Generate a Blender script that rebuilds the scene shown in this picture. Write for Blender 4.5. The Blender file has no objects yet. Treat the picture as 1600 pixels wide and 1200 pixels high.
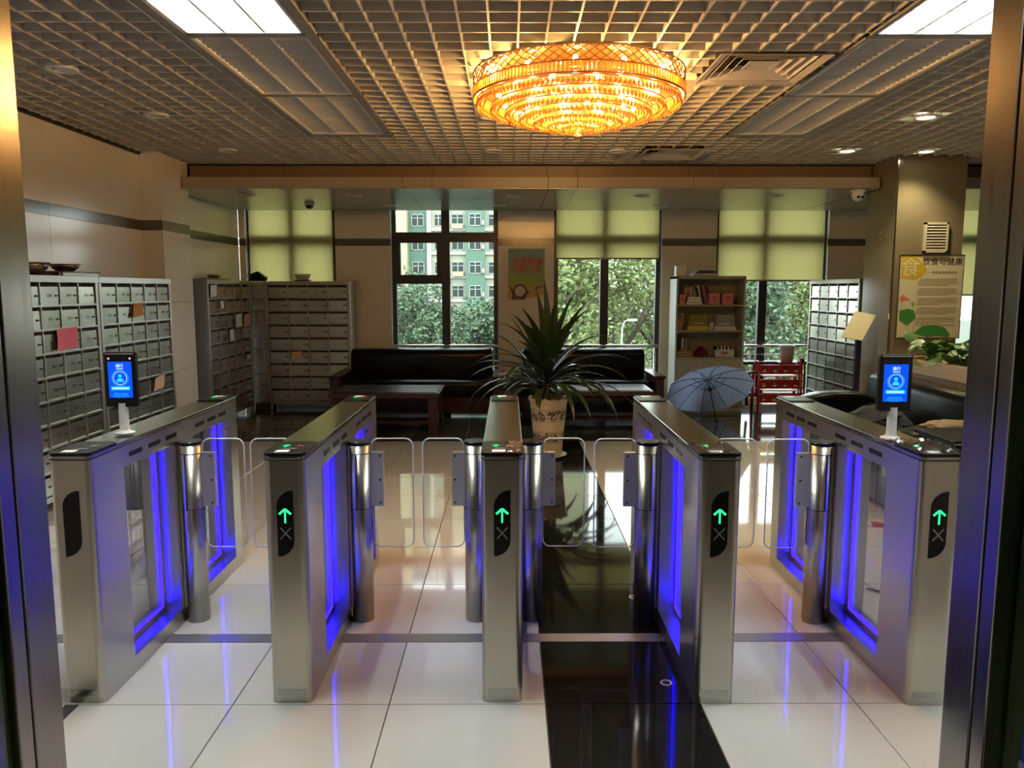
import bpy, math, random
from mathutils import Vector, Matrix
random.seed(7)
PI = math.pi
S = bpy.context.scene
COL = S.collection

# ------------------------------------------------------------------ camera, world, lights, exposure
cam_d = bpy.data.cameras.new('camera'); cam = bpy.data.objects.new('camera', cam_d); COL.objects.link(cam)
cam_d.sensor_fit = 'HORIZONTAL'; cam_d.sensor_width = 36.0; cam_d.lens = 36.0 * 1204 / 1600
cam_d.clip_start = 0.05; cam_d.clip_end = 500
cam.location = (0, 0, 1.582)
cam.rotation_euler = (PI / 2 - math.radians(7.01), 0, math.radians(-0.24))
S.camera = cam
S.view_settings.view_transform = 'Standard'; S.view_settings.look = 'None'
S.view_settings.gamma = 1.0; S.view_settings.use_curve_mapping = False
S.view_settings.exposure = 0.22
W = bpy.data.worlds.new('overcast_sky'); S.world = W; W.use_nodes = True
wn = W.node_tree; wn.nodes.clear()
wo = wn.nodes.new('ShaderNodeOutputWorld'); wb = wn.nodes.new('ShaderNodeBackground')
wb.inputs[0].default_value = (0.92, 0.98, 1.0, 1); wb.inputs[1].default_value = 6.0
wn.links.new(wb.outputs[0], wo.inputs[0])
TUBE_POWER = 135.0      # fluorescent tubes
BULB_POWER = 950.0     # chandelier bulbs
SPOT_POWER = 55.0      # downlights
LED_POWER = 12.0        # blue strips in the gates
S.cycles.use_denoising = True
S.cycles.max_bounces = 10; S.cycles.diffuse_bounces = 5; S.cycles.glossy_bounces = 5
S.cycles.transmission_bounces = 8; S.cycles.transparent_max_bounces = 24
S.cycles.sample_clamp_indirect = 6.0
S.cycles.caustics_reflective = False; S.cycles.caustics_refractive = False

# ------------------------------------------------------------------ materials
def mat(name, color, rough=0.5, metal=0.0, spec=0.5, noise=0.0, nscale=20.0, stretch=None, bump=0.0, emit=None, estr=0.0, coat=0.0, rvar=0.0, island=0.0, world=False, detail=5):
    m = bpy.data.materials.new(name); m.use_nodes = True
    nt = m.node_tree; b = nt.nodes['Principled BSDF']
    c4 = (*color, 1)
    b.inputs['Base Color'].default_value = c4
    b.inputs['Roughness'].default_value = rough; b.inputs['Metallic'].default_value = metal
    b.inputs['Specular IOR Level'].default_value = spec
    b.inputs['Coat Weight'].default_value = coat; b.inputs['Coat Roughness'].default_value = 0.05
    if emit:
        b.inputs['Emission Color'].default_value = (*emit, 1); b.inputs['Emission Strength'].default_value = estr
    if noise or bump or rvar:
        tc = nt.nodes.new('ShaderNodeTexCoord'); mp = nt.nodes.new('ShaderNodeMapping')
        if stretch: mp.inputs['Scale'].default_value = stretch
        nz = nt.nodes.new('ShaderNodeTexNoise'); nz.inputs['Scale'].default_value = nscale; nz.inputs['Detail'].default_value = detail
        if world:
            gp = nt.nodes.new('ShaderNodeNewGeometry'); nt.links.new(gp.outputs['Position'], mp.inputs[0])
        else: nt.links.new(tc.outputs['Object'], mp.inputs[0])
        nt.links.new(mp.outputs[0], nz.inputs['Vector'])
        if noise:
            mx = nt.nodes.new('ShaderNodeMix'); mx.data_type = 'RGBA'
            mx.inputs['A'].default_value = tuple(max(0, x * (1 - noise)) for x in color) + (1,)
            mx.inputs['B'].default_value = tuple(min(1, x * (1 + noise)) for x in color) + (1,)
            nt.links.new(nz.outputs['Fac'], mx.inputs['Factor']); nt.links.new(mx.outputs['Result'], b.inputs['Base Color'])
        if rvar:
            mr = nt.nodes.new('ShaderNodeMapRange'); mr.inputs['To Min'].default_value = max(0, rough - rvar); mr.inputs['To Max'].default_value = rough + rvar
            nt.links.new(nz.outputs['Fac'], mr.inputs['Value']); nt.links.new(mr.outputs[0], b.inputs['Roughness'])
        if bump:
            bp = nt.nodes.new('ShaderNodeBump'); bp.inputs['Strength'].default_value = bump; bp.inputs['Distance'].default_value = 0.002
            nt.links.new(nz.outputs['Fac'], bp.inputs['Height']); nt.links.new(bp.outputs[0], b.inputs['Normal'])
    if island:
        ge = nt.nodes.new('ShaderNodeNewGeometry'); hs = nt.nodes.new('ShaderNodeHueSaturation')
        r1 = nt.nodes.new('ShaderNodeMapRange'); r1.inputs['To Min'].default_value = 1 - island; r1.inputs['To Max'].default_value = 1 + island
        r2 = nt.nodes.new('ShaderNodeMapRange'); r2.inputs['To Min'].default_value = 0.5 - island * 0.05; r2.inputs['To Max'].default_value = 0.5 + island * 0.05
        nt.links.new(ge.outputs['Random Per Island'], r1.inputs['Value']); nt.links.new(ge.outputs['Random Per Island'], r2.inputs['Value'])
        hs.inputs['Color'].default_value = c4
        nt.links.new(r1.outputs[0], hs.inputs['Value']); nt.links.new(r2.outputs[0], hs.inputs['Hue'])
        nt.links.new(hs.outputs[0], b.inputs['Base Color'])
    return m

def emis(name, color, s):
    m = bpy.data.materials.new(name); m.use_nodes = True; nt = m.node_tree; nt.nodes.clear()
    o = nt.nodes.new('ShaderNodeOutputMaterial'); e = nt.nodes.new('ShaderNodeEmission')
    e.inputs[0].default_value = (*color, 1); e.inputs[1].default_value = s
    nt.links.new(e.outputs[0], o.inputs[0]); return m

def glass(name, tint=(1, 1, 1), refl=0.06, rough=0.0, edge=0.35, haze=0.0, haze_c=(0.8, 0.8, 0.8)):
    m = bpy.data.materials.new(name); m.use_nodes = True; nt = m.node_tree; nt.nodes.clear()
    o = nt.nodes.new('ShaderNodeOutputMaterial'); t = nt.nodes.new('ShaderNodeBsdfTransparent'); g = nt.nodes.new('ShaderNodeBsdfGlossy')
    t.inputs[0].default_value = (*tint, 1); g.inputs['Roughness'].default_value = rough
    lw = nt.nodes.new('ShaderNodeLayerWeight'); lw.inputs[0].default_value = 0.3
    mr = nt.nodes.new('ShaderNodeMapRange'); mr.inputs['To Min'].default_value = refl; mr.inputs['To Max'].default_value = edge
    mx = nt.nodes.new('ShaderNodeMixShader')
    nt.links.new(lw.outputs['Facing'], mr.inputs['Value']); nt.links.new(mr.outputs[0], mx.inputs[0])
    nt.links.new(t.outputs[0], mx.inputs[1]); nt.links.new(g.outputs[0], mx.inputs[2])
    last = mx
    if haze:
        d = nt.nodes.new('ShaderNodeBsdfDiffuse'); d.inputs[0].default_value = (*haze_c, 1)
        m2 = nt.nodes.new('ShaderNodeMixShader'); m2.inputs[0].default_value = haze
        nt.links.new(mx.outputs[0], m2.inputs[1]); nt.links.new(d.outputs[0], m2.inputs[2]); last = m2
    nt.links.new(last.outputs[0], o.inputs[0]); return m

def translucent(name, color, tr=0.5, gloss=0.0, rough=0.1, transp=0.0, tcol=None):
    m = bpy.data.materials.new(name); m.use_nodes = True; nt = m.node_tree; nt.nodes.clear()
    o = nt.nodes.new('ShaderNodeOutputMaterial'); d = nt.nodes.new('ShaderNodeBsdfDiffuse'); t = nt.nodes.new('ShaderNodeBsdfTranslucent')
    d.inputs[0].default_value = (*color, 1); t.inputs[0].default_value = (*(tcol or color), 1)
    mx = nt.nodes.new('ShaderNodeMixShader'); mx.inputs[0].default_value = tr
    nt.links.new(d.outputs[0], mx.inputs[1]); nt.links.new(t.outputs[0], mx.inputs[2]); last = mx
    for wgt, node in ((gloss, 'ShaderNodeBsdfGlossy'), (transp, 'ShaderNodeBsdfTransparent')):
        if wgt:
            g = nt.nodes.new(node)
            if node == 'ShaderNodeBsdfGlossy': g.inputs['Roughness'].default_value = rough
            else: g.inputs[0].default_value = (*(tcol or color), 1)
            m2 = nt.nodes.new('ShaderNodeMixShader'); m2.inputs[0].default_value = wgt
            nt.links.new(last.outputs[0], m2.inputs[1]); nt.links.new(g.outputs[0], m2.inputs[2]); last = m2
    nt.links.new(last.outputs[0], o.inputs[0]); return m

M = dict(
    tile=mat('white_porcelain', (0.61, 0.58, 0.535), 0.05, noise=0.04, nscale=3, spec=0.6),
    black_tile=mat('black_porcelain', (0.008, 0.0075, 0.0075), 0.05, noise=0.3, nscale=4, spec=0.38),
    dark_tile=mat('dark_grey_porcelain', (0.035, 0.036, 0.034), 0.09, noise=0.2, nscale=5),
    grout=mat('grout', (0.12, 0.11, 0.10), 0.8),
    metal_strip=mat('floor_strip_steel', (0.42, 0.41, 0.40), 0.35, metal=0.8, rvar=0.08, nscale=30),
    wall=mat('beige_wall_tile', (0.79, 0.755, 0.68), 0.15, noise=0.03, nscale=2, spec=0.45),
    band=mat('grey_band_tile', (0.13, 0.115, 0.09), 0.16),
    column=mat('column_stone', (0.20, 0.165, 0.11), 0.22, noise=0.06, nscale=6, stretch=(1, 1, 8)),
    plain=mat('plain_plaster', (0.35, 0.32, 0.28), 0.7),
    plenum=mat('dark_plenum', (0.20, 0.185, 0.155), 0.9),
    lattice=mat('champagne_aluminium', (0.65, 0.615, 0.525), 0.45, spec=0.4),
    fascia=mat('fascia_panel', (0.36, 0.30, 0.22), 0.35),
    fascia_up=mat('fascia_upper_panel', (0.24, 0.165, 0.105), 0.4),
    soffit=mat('soffit_aluminium', (0.42, 0.42, 0.34), 0.25, metal=0.3),
    joint=mat('dark_joint', (0.03, 0.028, 0.025), 0.8),
    trough=mat('grey_trough', (0.26, 0.25, 0.235), 0.5, metal=0.3),
    white_metal=mat('white_enamel', (0.75, 0.75, 0.73), 0.35),
    louvre=mat('louvre_aluminium', (0.72, 0.72, 0.70), 0.4, metal=0.3),
    tube_off=mat('unlit_tube', (0.6, 0.6, 0.58), 0.3),
    tube_on=emis('lit_tube', (0.93, 1.0, 0.98), TUBE_POWER),
    vent=mat('vent_paint', (0.55, 0.50, 0.42), 0.45),
    black=mat('black_plastic', (0.005, 0.005, 0.006), 0.3, spec=0.25),
    rubber=mat('black_rubber', (0.015, 0.015, 0.015), 0.6),
    steel=mat('brushed_steel', (0.50, 0.48, 0.415), 0.30, metal=1.0, noise=0.06, nscale=5, stretch=(2.5, 2.5, 0.7), rvar=0.05),
    steel_h=mat('brushed_steel_top', (0.40, 0.40, 0.36), 0.19, metal=1.0, noise=0.03, nscale=4, stretch=(10, 1, 1), rvar=0.03),
    chrome=mat('polished_steel', (0.66, 0.65, 0.63), 0.14, metal=1.0),
    jamb=mat('jamb_steel', (0.27, 0.25, 0.22), 0.22, metal=1.0, noise=0.12, nscale=3, stretch=(1, 30, 1), rvar=0.05),
    locker=mat('locker_steel', (0.45, 0.44, 0.39), 0.33, metal=0.85, noise=0.08, nscale=8, rvar=0.08),
    locker_door=mat('locker_door_steel', (0.46, 0.46, 0.39), 0.24, metal=0.9, noise=0.08, nscale=5, rvar=0.04, bump=0.2, world=True, detail=0.5),
    locker_dark_refl=mat('locker_steel_dark_refl', (0.14, 0.145, 0.125), 0.35, metal=0.7, noise=0.10, nscale=7, rvar=0.08),  # darker drawer-like rows, the sofa's dark reflection painted into their colour
    frame=mat('black_window_frame', (0.012, 0.012, 0.013), 0.35),
    reveal=mat('white_reveal', (0.75, 0.76, 0.72), 0.5),
    pane=glass('window_glass', (0.97, 1.0, 0.98), 0.04, edge=0.25),
    clear=glass('clear_glass', (0.93, 0.95, 0.94), 0.045, edge=0.30),
    acrylic=glass('side_acrylic', (0.92, 0.92, 0.95), 0.07, edge=0.45, haze=0.05, haze_c=(0.6, 0.6, 0.75)),
    green_glass=glass('green_glass', (0.55, 0.72, 0.50), 0.08, edge=0.2, haze=0.10, haze_c=(0.12, 0.2, 0.08)),
    edge=mat('glass_edge', (0.92, 0.95, 0.90), 0.3),
    blind=translucent('blind_fabric', (0.50, 0.47, 0.30), 0.65, tcol=(0.66, 0.62, 0.38)),
    leather=mat('black_leather', (0.004, 0.004, 0.004), 0.3, spec=0.2, bump=0.1, nscale=60),
    redwood=mat('dark_red_wood', (0.036, 0.010, 0.008), 0.25, noise=0.3, nscale=5, stretch=(1, 12, 12)),
    gold=mat('gold_metal', (0.82, 0.48, 0.17), 0.18, metal=1.0),
    crystal=translucent('amber_crystal', (0.9, 0.40, 0.07), 0.45, gloss=0.35, rough=0.08, transp=0.12, tcol=(0.85, 0.42, 0.08)),
    gold_pale=mat('pale_brass', (0.80, 0.60, 0.34), 0.3, metal=1.0),
    bulb=emis('warm_bulb', (1.0, 0.54, 0.165), BULB_POWER),
    spot_lens=emis('downlight_lens', (1.0, 0.93, 0.62), 14.0),
    led=emis('blue_led', (0.010, 0.003, 1.0), LED_POWER),
    arrow=emis('green_arrow', (0.03, 1.0, 0.30), 1.3),
    arrow_glow=emis('green_arrow_dim', (0.02, 0.9, 0.3), 0.9),
    cross=mat('grey_cross', (0.30, 0.30, 0.30), 0.5),
    redx=mat('red_mark', (0.35, 0.06, 0.05), 0.5),
    label=mat('white_label', (0.8, 0.8, 0.78), 0.5),
    flange=mat('clamp_flange', (0.55, 0.55, 0.62), 0.35, metal=0.7),
    screen=emis('blue_screen', (0.005, 0.10, 1.0), 0.85),
    screen_hi=emis('cyan_graphic', (0.03, 0.55, 1.0), 1.1),
    screen_white=emis('white_graphic', (0.65, 0.85, 1.0), 1.2),
    red_led=emis('pink_sensor', (1.0, 0.45, 0.6), 1.2),
    film=glass('plastic_film', (0.95, 0.95, 0.95), 0.25, rough=0.06, edge=0.6),
    cream_pot=mat('cream_ceramic', (0.68, 0.59, 0.42), 0.30, noise=0.05, nscale=6),
    pot_dark=mat('pot_pattern', (0.06, 0.04, 0.025), 0.5),
    soil=mat('soil', (0.02, 0.015, 0.01), 0.9),
    bark=mat('plant_stem', (0.20, 0.14, 0.07), 0.7, noise=0.3, nscale=30),
    leaf=mat('dark_leaf', (0.024, 0.046, 0.014), 0.30, noise=0.25, nscale=8),
    pothos=mat('pothos_leaf', (0.05, 0.14, 0.025), 0.35, noise=0.3, nscale=12),
    umbrella=translucent('umbrella_fabric', (0.36, 0.47, 0.78), 0.4, tcol=(0.46, 0.56, 0.85)),
    cream_cab=mat('cream_cabinet', (0.36, 0.34, 0.22), 0.4),
    cab_side=mat('cabinet_side', (0.40, 0.45, 0.38), 0.4),
    red=mat('red_plastic', (0.42, 0.012, 0.022), 0.3),
    dark_red=mat('dark_red_plastic', (0.10, 0.008, 0.01), 0.4),
    paper=mat('white_paper', (0.75, 0.73, 0.68), 0.7),
    beige_paper=mat('beige_paper', (0.72, 0.58, 0.44), 0.7),
    pink_paper=mat('pink_cloth', (0.75, 0.17, 0.30), 0.7),
    orange=mat('orange_cloth', (0.55, 0.22, 0.03), 0.7),
    pinkbox=mat('pink_card', (0.60, 0.20, 0.17), 0.6),
    clearbox=glass('clear_plastic', (0.80, 0.80, 0.76), 0.12, rough=0.05, edge=0.5, haze=0.25),
    yellowbox=glass('yellow_plastic', (0.85, 0.78, 0.30), 0.12, rough=0.05, edge=0.5, haze=0.3, haze_c=(0.6, 0.55, 0.15)),
    wood_trim=mat('oak_trim', (0.38, 0.27, 0.12), 0.35, noise=0.15, nscale=4, stretch=(12, 1, 12)),
    brown_pot=mat('dark_metal_pot', (0.22, 0.19, 0.16), 0.25, metal=0.9),
    enamel=mat('pale_enamel', (0.55, 0.56, 0.52), 0.3),
    cloth_tan=mat('tan_cloth', (0.35, 0.27, 0.16), 0.9),
    cloth_dark=mat('dark_cloth', (0.03, 0.035, 0.035), 0.9),
    blue_cloth=mat('blue_cloth', (0.04, 0.05, 0.22), 0.8),
    navy=mat('navy_post', (0.03, 0.03, 0.07), 0.35, metal=0.5),
    ext_cream=mat('cream_render', (0.34, 0.32, 0.19), 0.8), ext_pale=mat('pale_render', (0.29, 0.30, 0.235), 0.8),
    ext_green=mat('green_render', (0.08, 0.15, 0.11), 0.8), ext_white=mat('white_render', (0.37, 0.38, 0.36), 0.8),
    ext_glass=mat('far_window_glass', (0.03, 0.045, 0.04), 0.4, spec=0.15), ext_red=mat('red_render', (0.25, 0.09, 0.06), 0.8),
    ground=mat('asphalt', (0.06, 0.07, 0.05), 0.9, noise=0.2, nscale=0.4),
    tree1=mat('tree_leaf_light', (0.135, 0.175, 0.055), 0.6, island=0.55), tree2=mat('tree_leaf_blue', (0.062, 0.105, 0.052), 0.6, island=0.55),
    trunk=mat('tree_bark', (0.04, 0.03, 0.02), 0.9),
    lamp_grey=mat('lamp_post_paint', (0.25, 0.26, 0.25), 0.5),
    poster_blue=mat('poster_teal', (0.06, 0.24, 0.25), 0.35), poster_cream=mat('poster_cream', (0.66, 0.60, 0.43), 0.4),
    ink=mat('black_ink', (0.02, 0.018, 0.015), 0.6), ink_soft=mat('brown_ink', (0.24, 0.19, 0.12), 0.6), ink_red=mat('red_ink', (0.55, 0.03, 0.04), 0.5), ink_teal=mat('pale_teal_ink', (0.16, 0.36, 0.38), 0.5),
    yellow_ink=mat('yellow_ink', (0.58, 0.40, 0.03), 0.5), green_ink=mat('green_ink', (0.05, 0.24, 0.04), 0.5), pale_ink=mat('pale_rice', (0.60, 0.50, 0.48), 0.5),
    lotus=mat('lotus_pink', (0.70, 0.16, 0.14), 0.5), lime_ink=mat('lime_ink', (0.25, 0.35, 0.03), 0.5), brown_ink=mat('dark_brown_ink', (0.10, 0.04, 0.03), 0.5), white_ink=mat('cream_ink', (0.66, 0.60, 0.46), 0.5),
    board=mat('sign_board', (0.55, 0.50, 0.36), 0.35),
    book_a=mat('book_cream', (0.50, 0.42, 0.32), 0.6), book_b=mat('book_red', (0.40, 0.12, 0.09), 0.6), book_c=mat('book_dark', (0.04, 0.04, 0.05), 0.5), book_d=mat('book_green', (0.30, 0.38, 0.30), 0.6),
)
def gradient_poster():
    m = bpy.data.materials.new('poster_gradient'); m.use_nodes = True; nt = m.node_tree; b = nt.nodes['Principled BSDF']
    b.inputs['Roughness'].default_value = 0.35
    tc = nt.nodes.new('ShaderNodeTexCoord'); sp = nt.nodes.new('ShaderNodeSeparateXYZ'); r = nt.nodes.new('ShaderNodeValToRGB')
    nt.links.new(tc.outputs['Generated'], sp.inputs[0]); nt.links.new(sp.outputs['Z'], r.inputs[0]); nt.links.new(r.outputs[0], b.inputs['Base Color'])
    e = r.color_ramp.elements; e[0].position = 0.0; e[0].color = (0.50, 0.36, 0.16, 1); e[1].position = 1.0; e[1].color = (0.05, 0.22, 0.26, 1)
    for p, c in ((0.2, (0.45, 0.36, 0.08, 1)), (0.38, (0.24, 0.34, 0.03, 1)), (0.65, (0.12, 0.30, 0.18, 1))):
        k = e.new(p); k.color = c
    return m
M['poster_grad'] = gradient_poster()

# ------------------------------------------------------------------ mesh helpers
class MB:
    def __init__(s): s.v = []; s.f = []; s.sm = []
    def add(s, vs, fs, smooth=False):
        n = len(s.v); s.v += [tuple(v) for v in vs]; s.f += [tuple(i + n for i in f) for f in fs]; s.sm += [smooth] * len(fs); return s
    def box(s, x0, x1, y0, y1, z0, z1, T=None):
        vs = [Vector((x, y, z)) for z in (z0, z1) for y in (y0, y1) for x in (x0, x1)]
        if T is not None: vs = [T @ v for v in vs]
        return s.add(vs, [(0, 2, 3, 1), (4, 5, 7, 6), (0, 1, 5, 4), (2, 6, 7, 3), (0, 4, 6, 2), (1, 3, 7, 5)])
    def prism(s, pts, a, b, T=None, axis='z', smooth=False):
        n = len(pts)
        def mk(p, h):
            if axis == 'z': v = Vector((p[0], p[1], h))
            elif axis == 'y': v = Vector((p[0], h, p[1]))
            else: v = Vector((h, p[0], p[1]))
            return T @ v if T is not None else v
        vs = [mk(p, a) for p in pts] + [mk(p, b) for p in pts]
        fs = [(i, (i + 1) % n, n + (i + 1) % n, n + i) for i in range(n)]
        s.add(vs, fs, smooth)
        m = len(s.v) - 2 * n
        s.f += [tuple(m + i for i in reversed(range(n))), tuple(m + n + i for i in range(n))]; s.sm += [False, False]; return s
    def tube(s, pts, r, n=8, closed=False, cap=True):
        pts = [Vector(p) for p in pts]; N = len(pts); rings = []
        rr = r if isinstance(r, (list, tuple)) else [r] * N
        up = None
        for i, p in enumerate(pts):
            if closed: d = pts[(i + 1) % N] - pts[i - 1]
            else: d = (pts[min(i + 1, N - 1)] - pts[max(i - 1, 0)])
            d.normalize()
            if up is None: up = Vector((0, 0, 1)) if abs(d.z) < 0.9 else Vector((1, 0, 0))
            a = d.cross(up).normalized(); up = a.cross(d).normalized()
            rings.append([p + (a * math.cos(2 * PI * k / n) + up * math.sin(2 * PI * k / n)) * rr[i] for k in range(n)])
        vs = [v for R in rings for v in R]; fs = []
        for i in range(N if closed else N - 1):
            j = (i + 1) % N
            for k in range(n): fs.append((i * n + k, i * n + (k + 1) % n, j * n + (k + 1) % n, j * n + k))
        s.add(vs, fs, True)
        if cap and not closed:
            m = len(s.v) - len(vs)
            s.f += [tuple(m + k for k in reversed(range(n))), tuple(m + (N - 1) * n + k for k in range(n))]; s.sm += [False, False]
        return s
    def lathe(s, prof, n=24, c=(0, 0, 0), smooth=True, T=None, wave=None):
        vs = []; fs = []
        for j, (r, z) in enumerate(prof):
            for k in range(n):
                a = 2 * PI * k / n
                zz = z + (wave[1] * math.cos(wave[0] * a) if wave and j in wave[2] else 0)
                v = Vector((c[0] + r * math.cos(a), c[1] + r * math.sin(a), c[2] + zz)); vs.append(T @ v if T is not None else v)
        for i in range(len(prof) - 1):
            for k in range(n): fs.append((i * n + k, i * n + (k + 1) % n, (i + 1) * n + (k + 1) % n, (i + 1) * n + k))
        return s.add(vs, fs, smooth)
    def quad(s, a, b, c, d): return s.add([a, b, c, d], [(0, 1, 2, 3)])
    def octa(s, c, rx, rz):
        x, y, z = c
        return s.add([(x + rx, y, z), (x, y + rx, z), (x - rx, y, z), (x, y - rx, z), (x, y, z + rz), (x, y, z - rz)],
                     [(0, 1, 4), (1, 2, 4), (2, 3, 4), (3, 0, 4), (1, 0, 5), (2, 1, 5), (3, 2, 5), (0, 3, 5)])
    def mesh(s, name, m):
        me = bpy.data.meshes.new(name); me.from_pydata([tuple(v) for v in s.v], [], s.f)
        me.polygons.foreach_set('use_smooth', s.sm)
        ms = m if isinstance(m, (list, tuple)) else [m]
        for q in ms: me.materials.append(M[q] if isinstance(q, str) else q)
        me.update(); return me
    def build(s, name, m, parent=None, bevel=0.0, loc=None):
        return link(name, s.mesh(name, m), parent, bevel, loc)

def link(name, me, parent=None, bevel=0.0, loc=None, rot=None):
    o = bpy.data.objects.new(name, me); COL.objects.link(o)
    if parent is not None: o.parent = parent
    if loc is not None: o.location = loc
    if rot is not None: o.rotation_euler = rot
    if bevel:
        b = o.modifiers.new('bevel', 'BEVEL'); b.width = bevel; b.segments = 2; b.limit_method = 'ANGLE'; b.angle_limit = math.radians(50)
    return o
def tag(o, label=None, cat=None, group=None, kind=None):
    if label: o['label'] = label
    if cat: o['category'] = cat
    if group: o['group'] = group
    if kind: o['kind'] = kind
    return o
def thing(name, label, cat, loc=(0, 0, 0), rz=0.0, group=None):
    o = bpy.data.objects.new(name, None); COL.objects.link(o); o.empty_display_size = 0.1
    o.location = loc; o.rotation_euler = (0, 0, rz)
    return tag(o, label, cat, group)
def struct(name, bm, m, bevel=0.0, label=None):
    o = bm.build(name, m, None, bevel); o['kind'] = 'structure'
    if label: o['label'] = label
    return o
def copy_tree(o, parent=None):
    c = o.copy(); COL.objects.link(c)
    if parent is not None: c.parent = parent
    for ch in list(o.children): copy_tree(ch, c)
    return c
def box(x0, x1, y0, y1, z0, z1, T=None): return MB().box(x0, x1, y0, y1, z0, z1, T)
def rrect(w, h, r, n=5, cx=0, cy=0):
    pts = []
    for (sx, sy, a0) in ((1, 1, 0), (-1, 1, PI / 2), (-1, -1, PI), (1, -1, 3 * PI / 2)):
        for k in range(n + 1):
            a = a0 + PI / 2 * k / n
            pts.append((cx + sx * (w / 2 - r) + r * math.cos(a), cy + sy * (h / 2 - r) + r * math.sin(a)))
    return pts
def circle(r, n=24, cx=0, cy=0): return [(cx + r * math.cos(2 * PI * k / n), cy + r * math.sin(2 * PI * k / n)) for k in range(n)]
def at(o, x, y, z, rz=0.0): o.location = (x, y, z); o.rotation_euler.z = rz; return o

# text (made first, while the scene is small): vertices lie in local x, z facing -y
def text_verts(s, size, depth=0.0, bold=0.0):
    cu = bpy.data.curves.new('t', 'FONT'); cu.body = s; cu.size = size; cu.extrude = depth; cu.resolution_u = 2; cu.offset = bold
    cu.align_x = 'CENTER'; cu.align_y = 'CENTER'
    o = bpy.data.objects.new('t', cu); COL.objects.link(o)
    bpy.context.view_layer.update()
    dg = bpy.context.evaluated_depsgraph_get(); me = bpy.data.meshes.new_from_object(o.evaluated_get(dg))
    vs = [Vector((v.co.x, -v.co.z, v.co.y)) for v in me.vertices]; fs = [tuple(p.vertices) for p in me.polygons]
    bpy.data.objects.remove(o); bpy.data.curves.remove(cu); bpy.data.meshes.remove(me)
    return vs, fs
TXT = {str(d): text_verts(str(d), 0.034) for d in range(10)}
for key, s_, size, b_ in (('poster1a', '珍惜粮食', 0.106, 0.0), ('poster1b', '光盘行动', 0.106, 0.0), ('poster2', '饮食与健康', 0.082, 0.0), ('poster2big', '食', 0.20, 0.0), ('exit', '通行', 0.016, 0.0)):
    TXT[key] = text_verts(s_, size, 0.0004, b_)
def add_text(bm, key, x, y, z, T=None):
    vs, fs = TXT[key]; off = Vector((x, y, z))
    bm.add([(T @ (v + off)) if T is not None else v + off for v in vs], fs); return bm

# ------------------------------------------------------------------ floor
floor = struct('floor', box(-3.9, 7.9, -4.2, 10.75, -0.2, -0.006), 'grout')
XJ = [-3.66] + [0.14 - 0.6 * k for k in range(6, 0, -1)] + [0.14, 0.737] + [0.737 + 0.6 * k for k in range(1, 12)]
YJ = [1.59, 2.19, 2.79, 3.315, 3.40, 4.00, 4.60, 5.20, 5.80, 6.40, 7.0, 7.6, 7.95]
tile_cache = {}
def tile(w, d, m, x, y, parent=floor):
    key = (round(w, 3), round(d, 3), m)
    if key not in tile_cache:
        g = 0.0022; c = 0.0012
        tile_cache[key] = MB().add([(-w/2+g, -d/2+g, -0.008), (w/2-g, -d/2+g, -0.008), (w/2-g, d/2-g, -0.008), (-w/2+g, d/2-g, -0.008),
            (-w/2+g, -d/2+g, -c), (w/2-g, -d/2+g, -c), (w/2-g, d/2-g, -c), (-w/2+g, d/2-g, -c),
            (-w/2+g+c, -d/2+g+c, 0), (w/2-g-c, -d/2+g+c, 0), (w/2-g-c, d/2-g-c, 0), (-w/2+g+c, d/2-g-c, 0)],
            [(0, 1, 5, 4), (1, 2, 6, 5), (2, 3, 7, 6), (3, 0, 4, 7), (4, 5, 9, 8), (5, 6, 10, 9), (6, 7, 11, 10), (7, 4, 8, 11), (8, 9, 10, 11)]).mesh('tile', m)
    return link('tile', tile_cache[key], parent, loc=(x, y, 0))
for j in range(len(YJ) - 1):
    y0, y1 = YJ[j], YJ[j + 1]
    if abs(y0 - 3.315) < 1e-6:
        continue
    for i in range(len(XJ) - 1):
        x0, x1 = XJ[i], XJ[i + 1]
        m = 'black_tile' if abs(x0 - 0.14) < 1e-6 else 'tile'
        tile(x1 - x0, y1 - y0, m, (x0 + x1) / 2, (y0 + y1) / 2)
box(-3.66, 7.33, 3.317, 3.398, -0.006, 0.0005).build('threshold_strip', 'metal_strip', floor)
for i in range(len(XJ) - 1):
    for (y0, y1) in ((7.95, 8.6), (8.6, 9.25), (9.25, 9.9), (9.9, 10.6)):
        tile(XJ[i + 1] - XJ[i], y1 - y0, 'dark_tile', (XJ[i] + XJ[i + 1]) / 2, (y0 + y1) / 2)
cor = MB()
for k in range(18):
    for j in range(9):
        cor.box(-3.66 + 0.61 * k + 0.003, -3.66 + 0.61 * (k + 1) - 0.003, 1.585 - 0.6 * (j + 1) + 0.003, 1.585 - 0.6 * j - 0.003, -0.008, 0)
tag(cor.build('corridor_tile', 'tile', floor), kind='stuff')
box(-1.70, -1.648, 1.62, 2.79, -0.004, 0.0012).build('joint_strip', 'joint', floor)
for (x, y) in ((0.646, 3.822), (0.637, 2.947)):
    d = thing('floor_socket', 'small round floor socket with pale rim in black floor stripe, %s' % ('farther from the entrance' if y > 3.4 else 'nearer the entrance'), 'floor socket', (x, y, 0.0), group='floor sockets in the black stripe')
    MB().lathe([(0.016, 0.0005), (0.018, 0.003), (0.023, 0.003), (0.025, 0.0005)], 24).build('rim', 'white_metal', d)
    MB().prism(circle(0.016, 20), 0.0003, 0.0012).build('lid', 'black', d)

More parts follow.
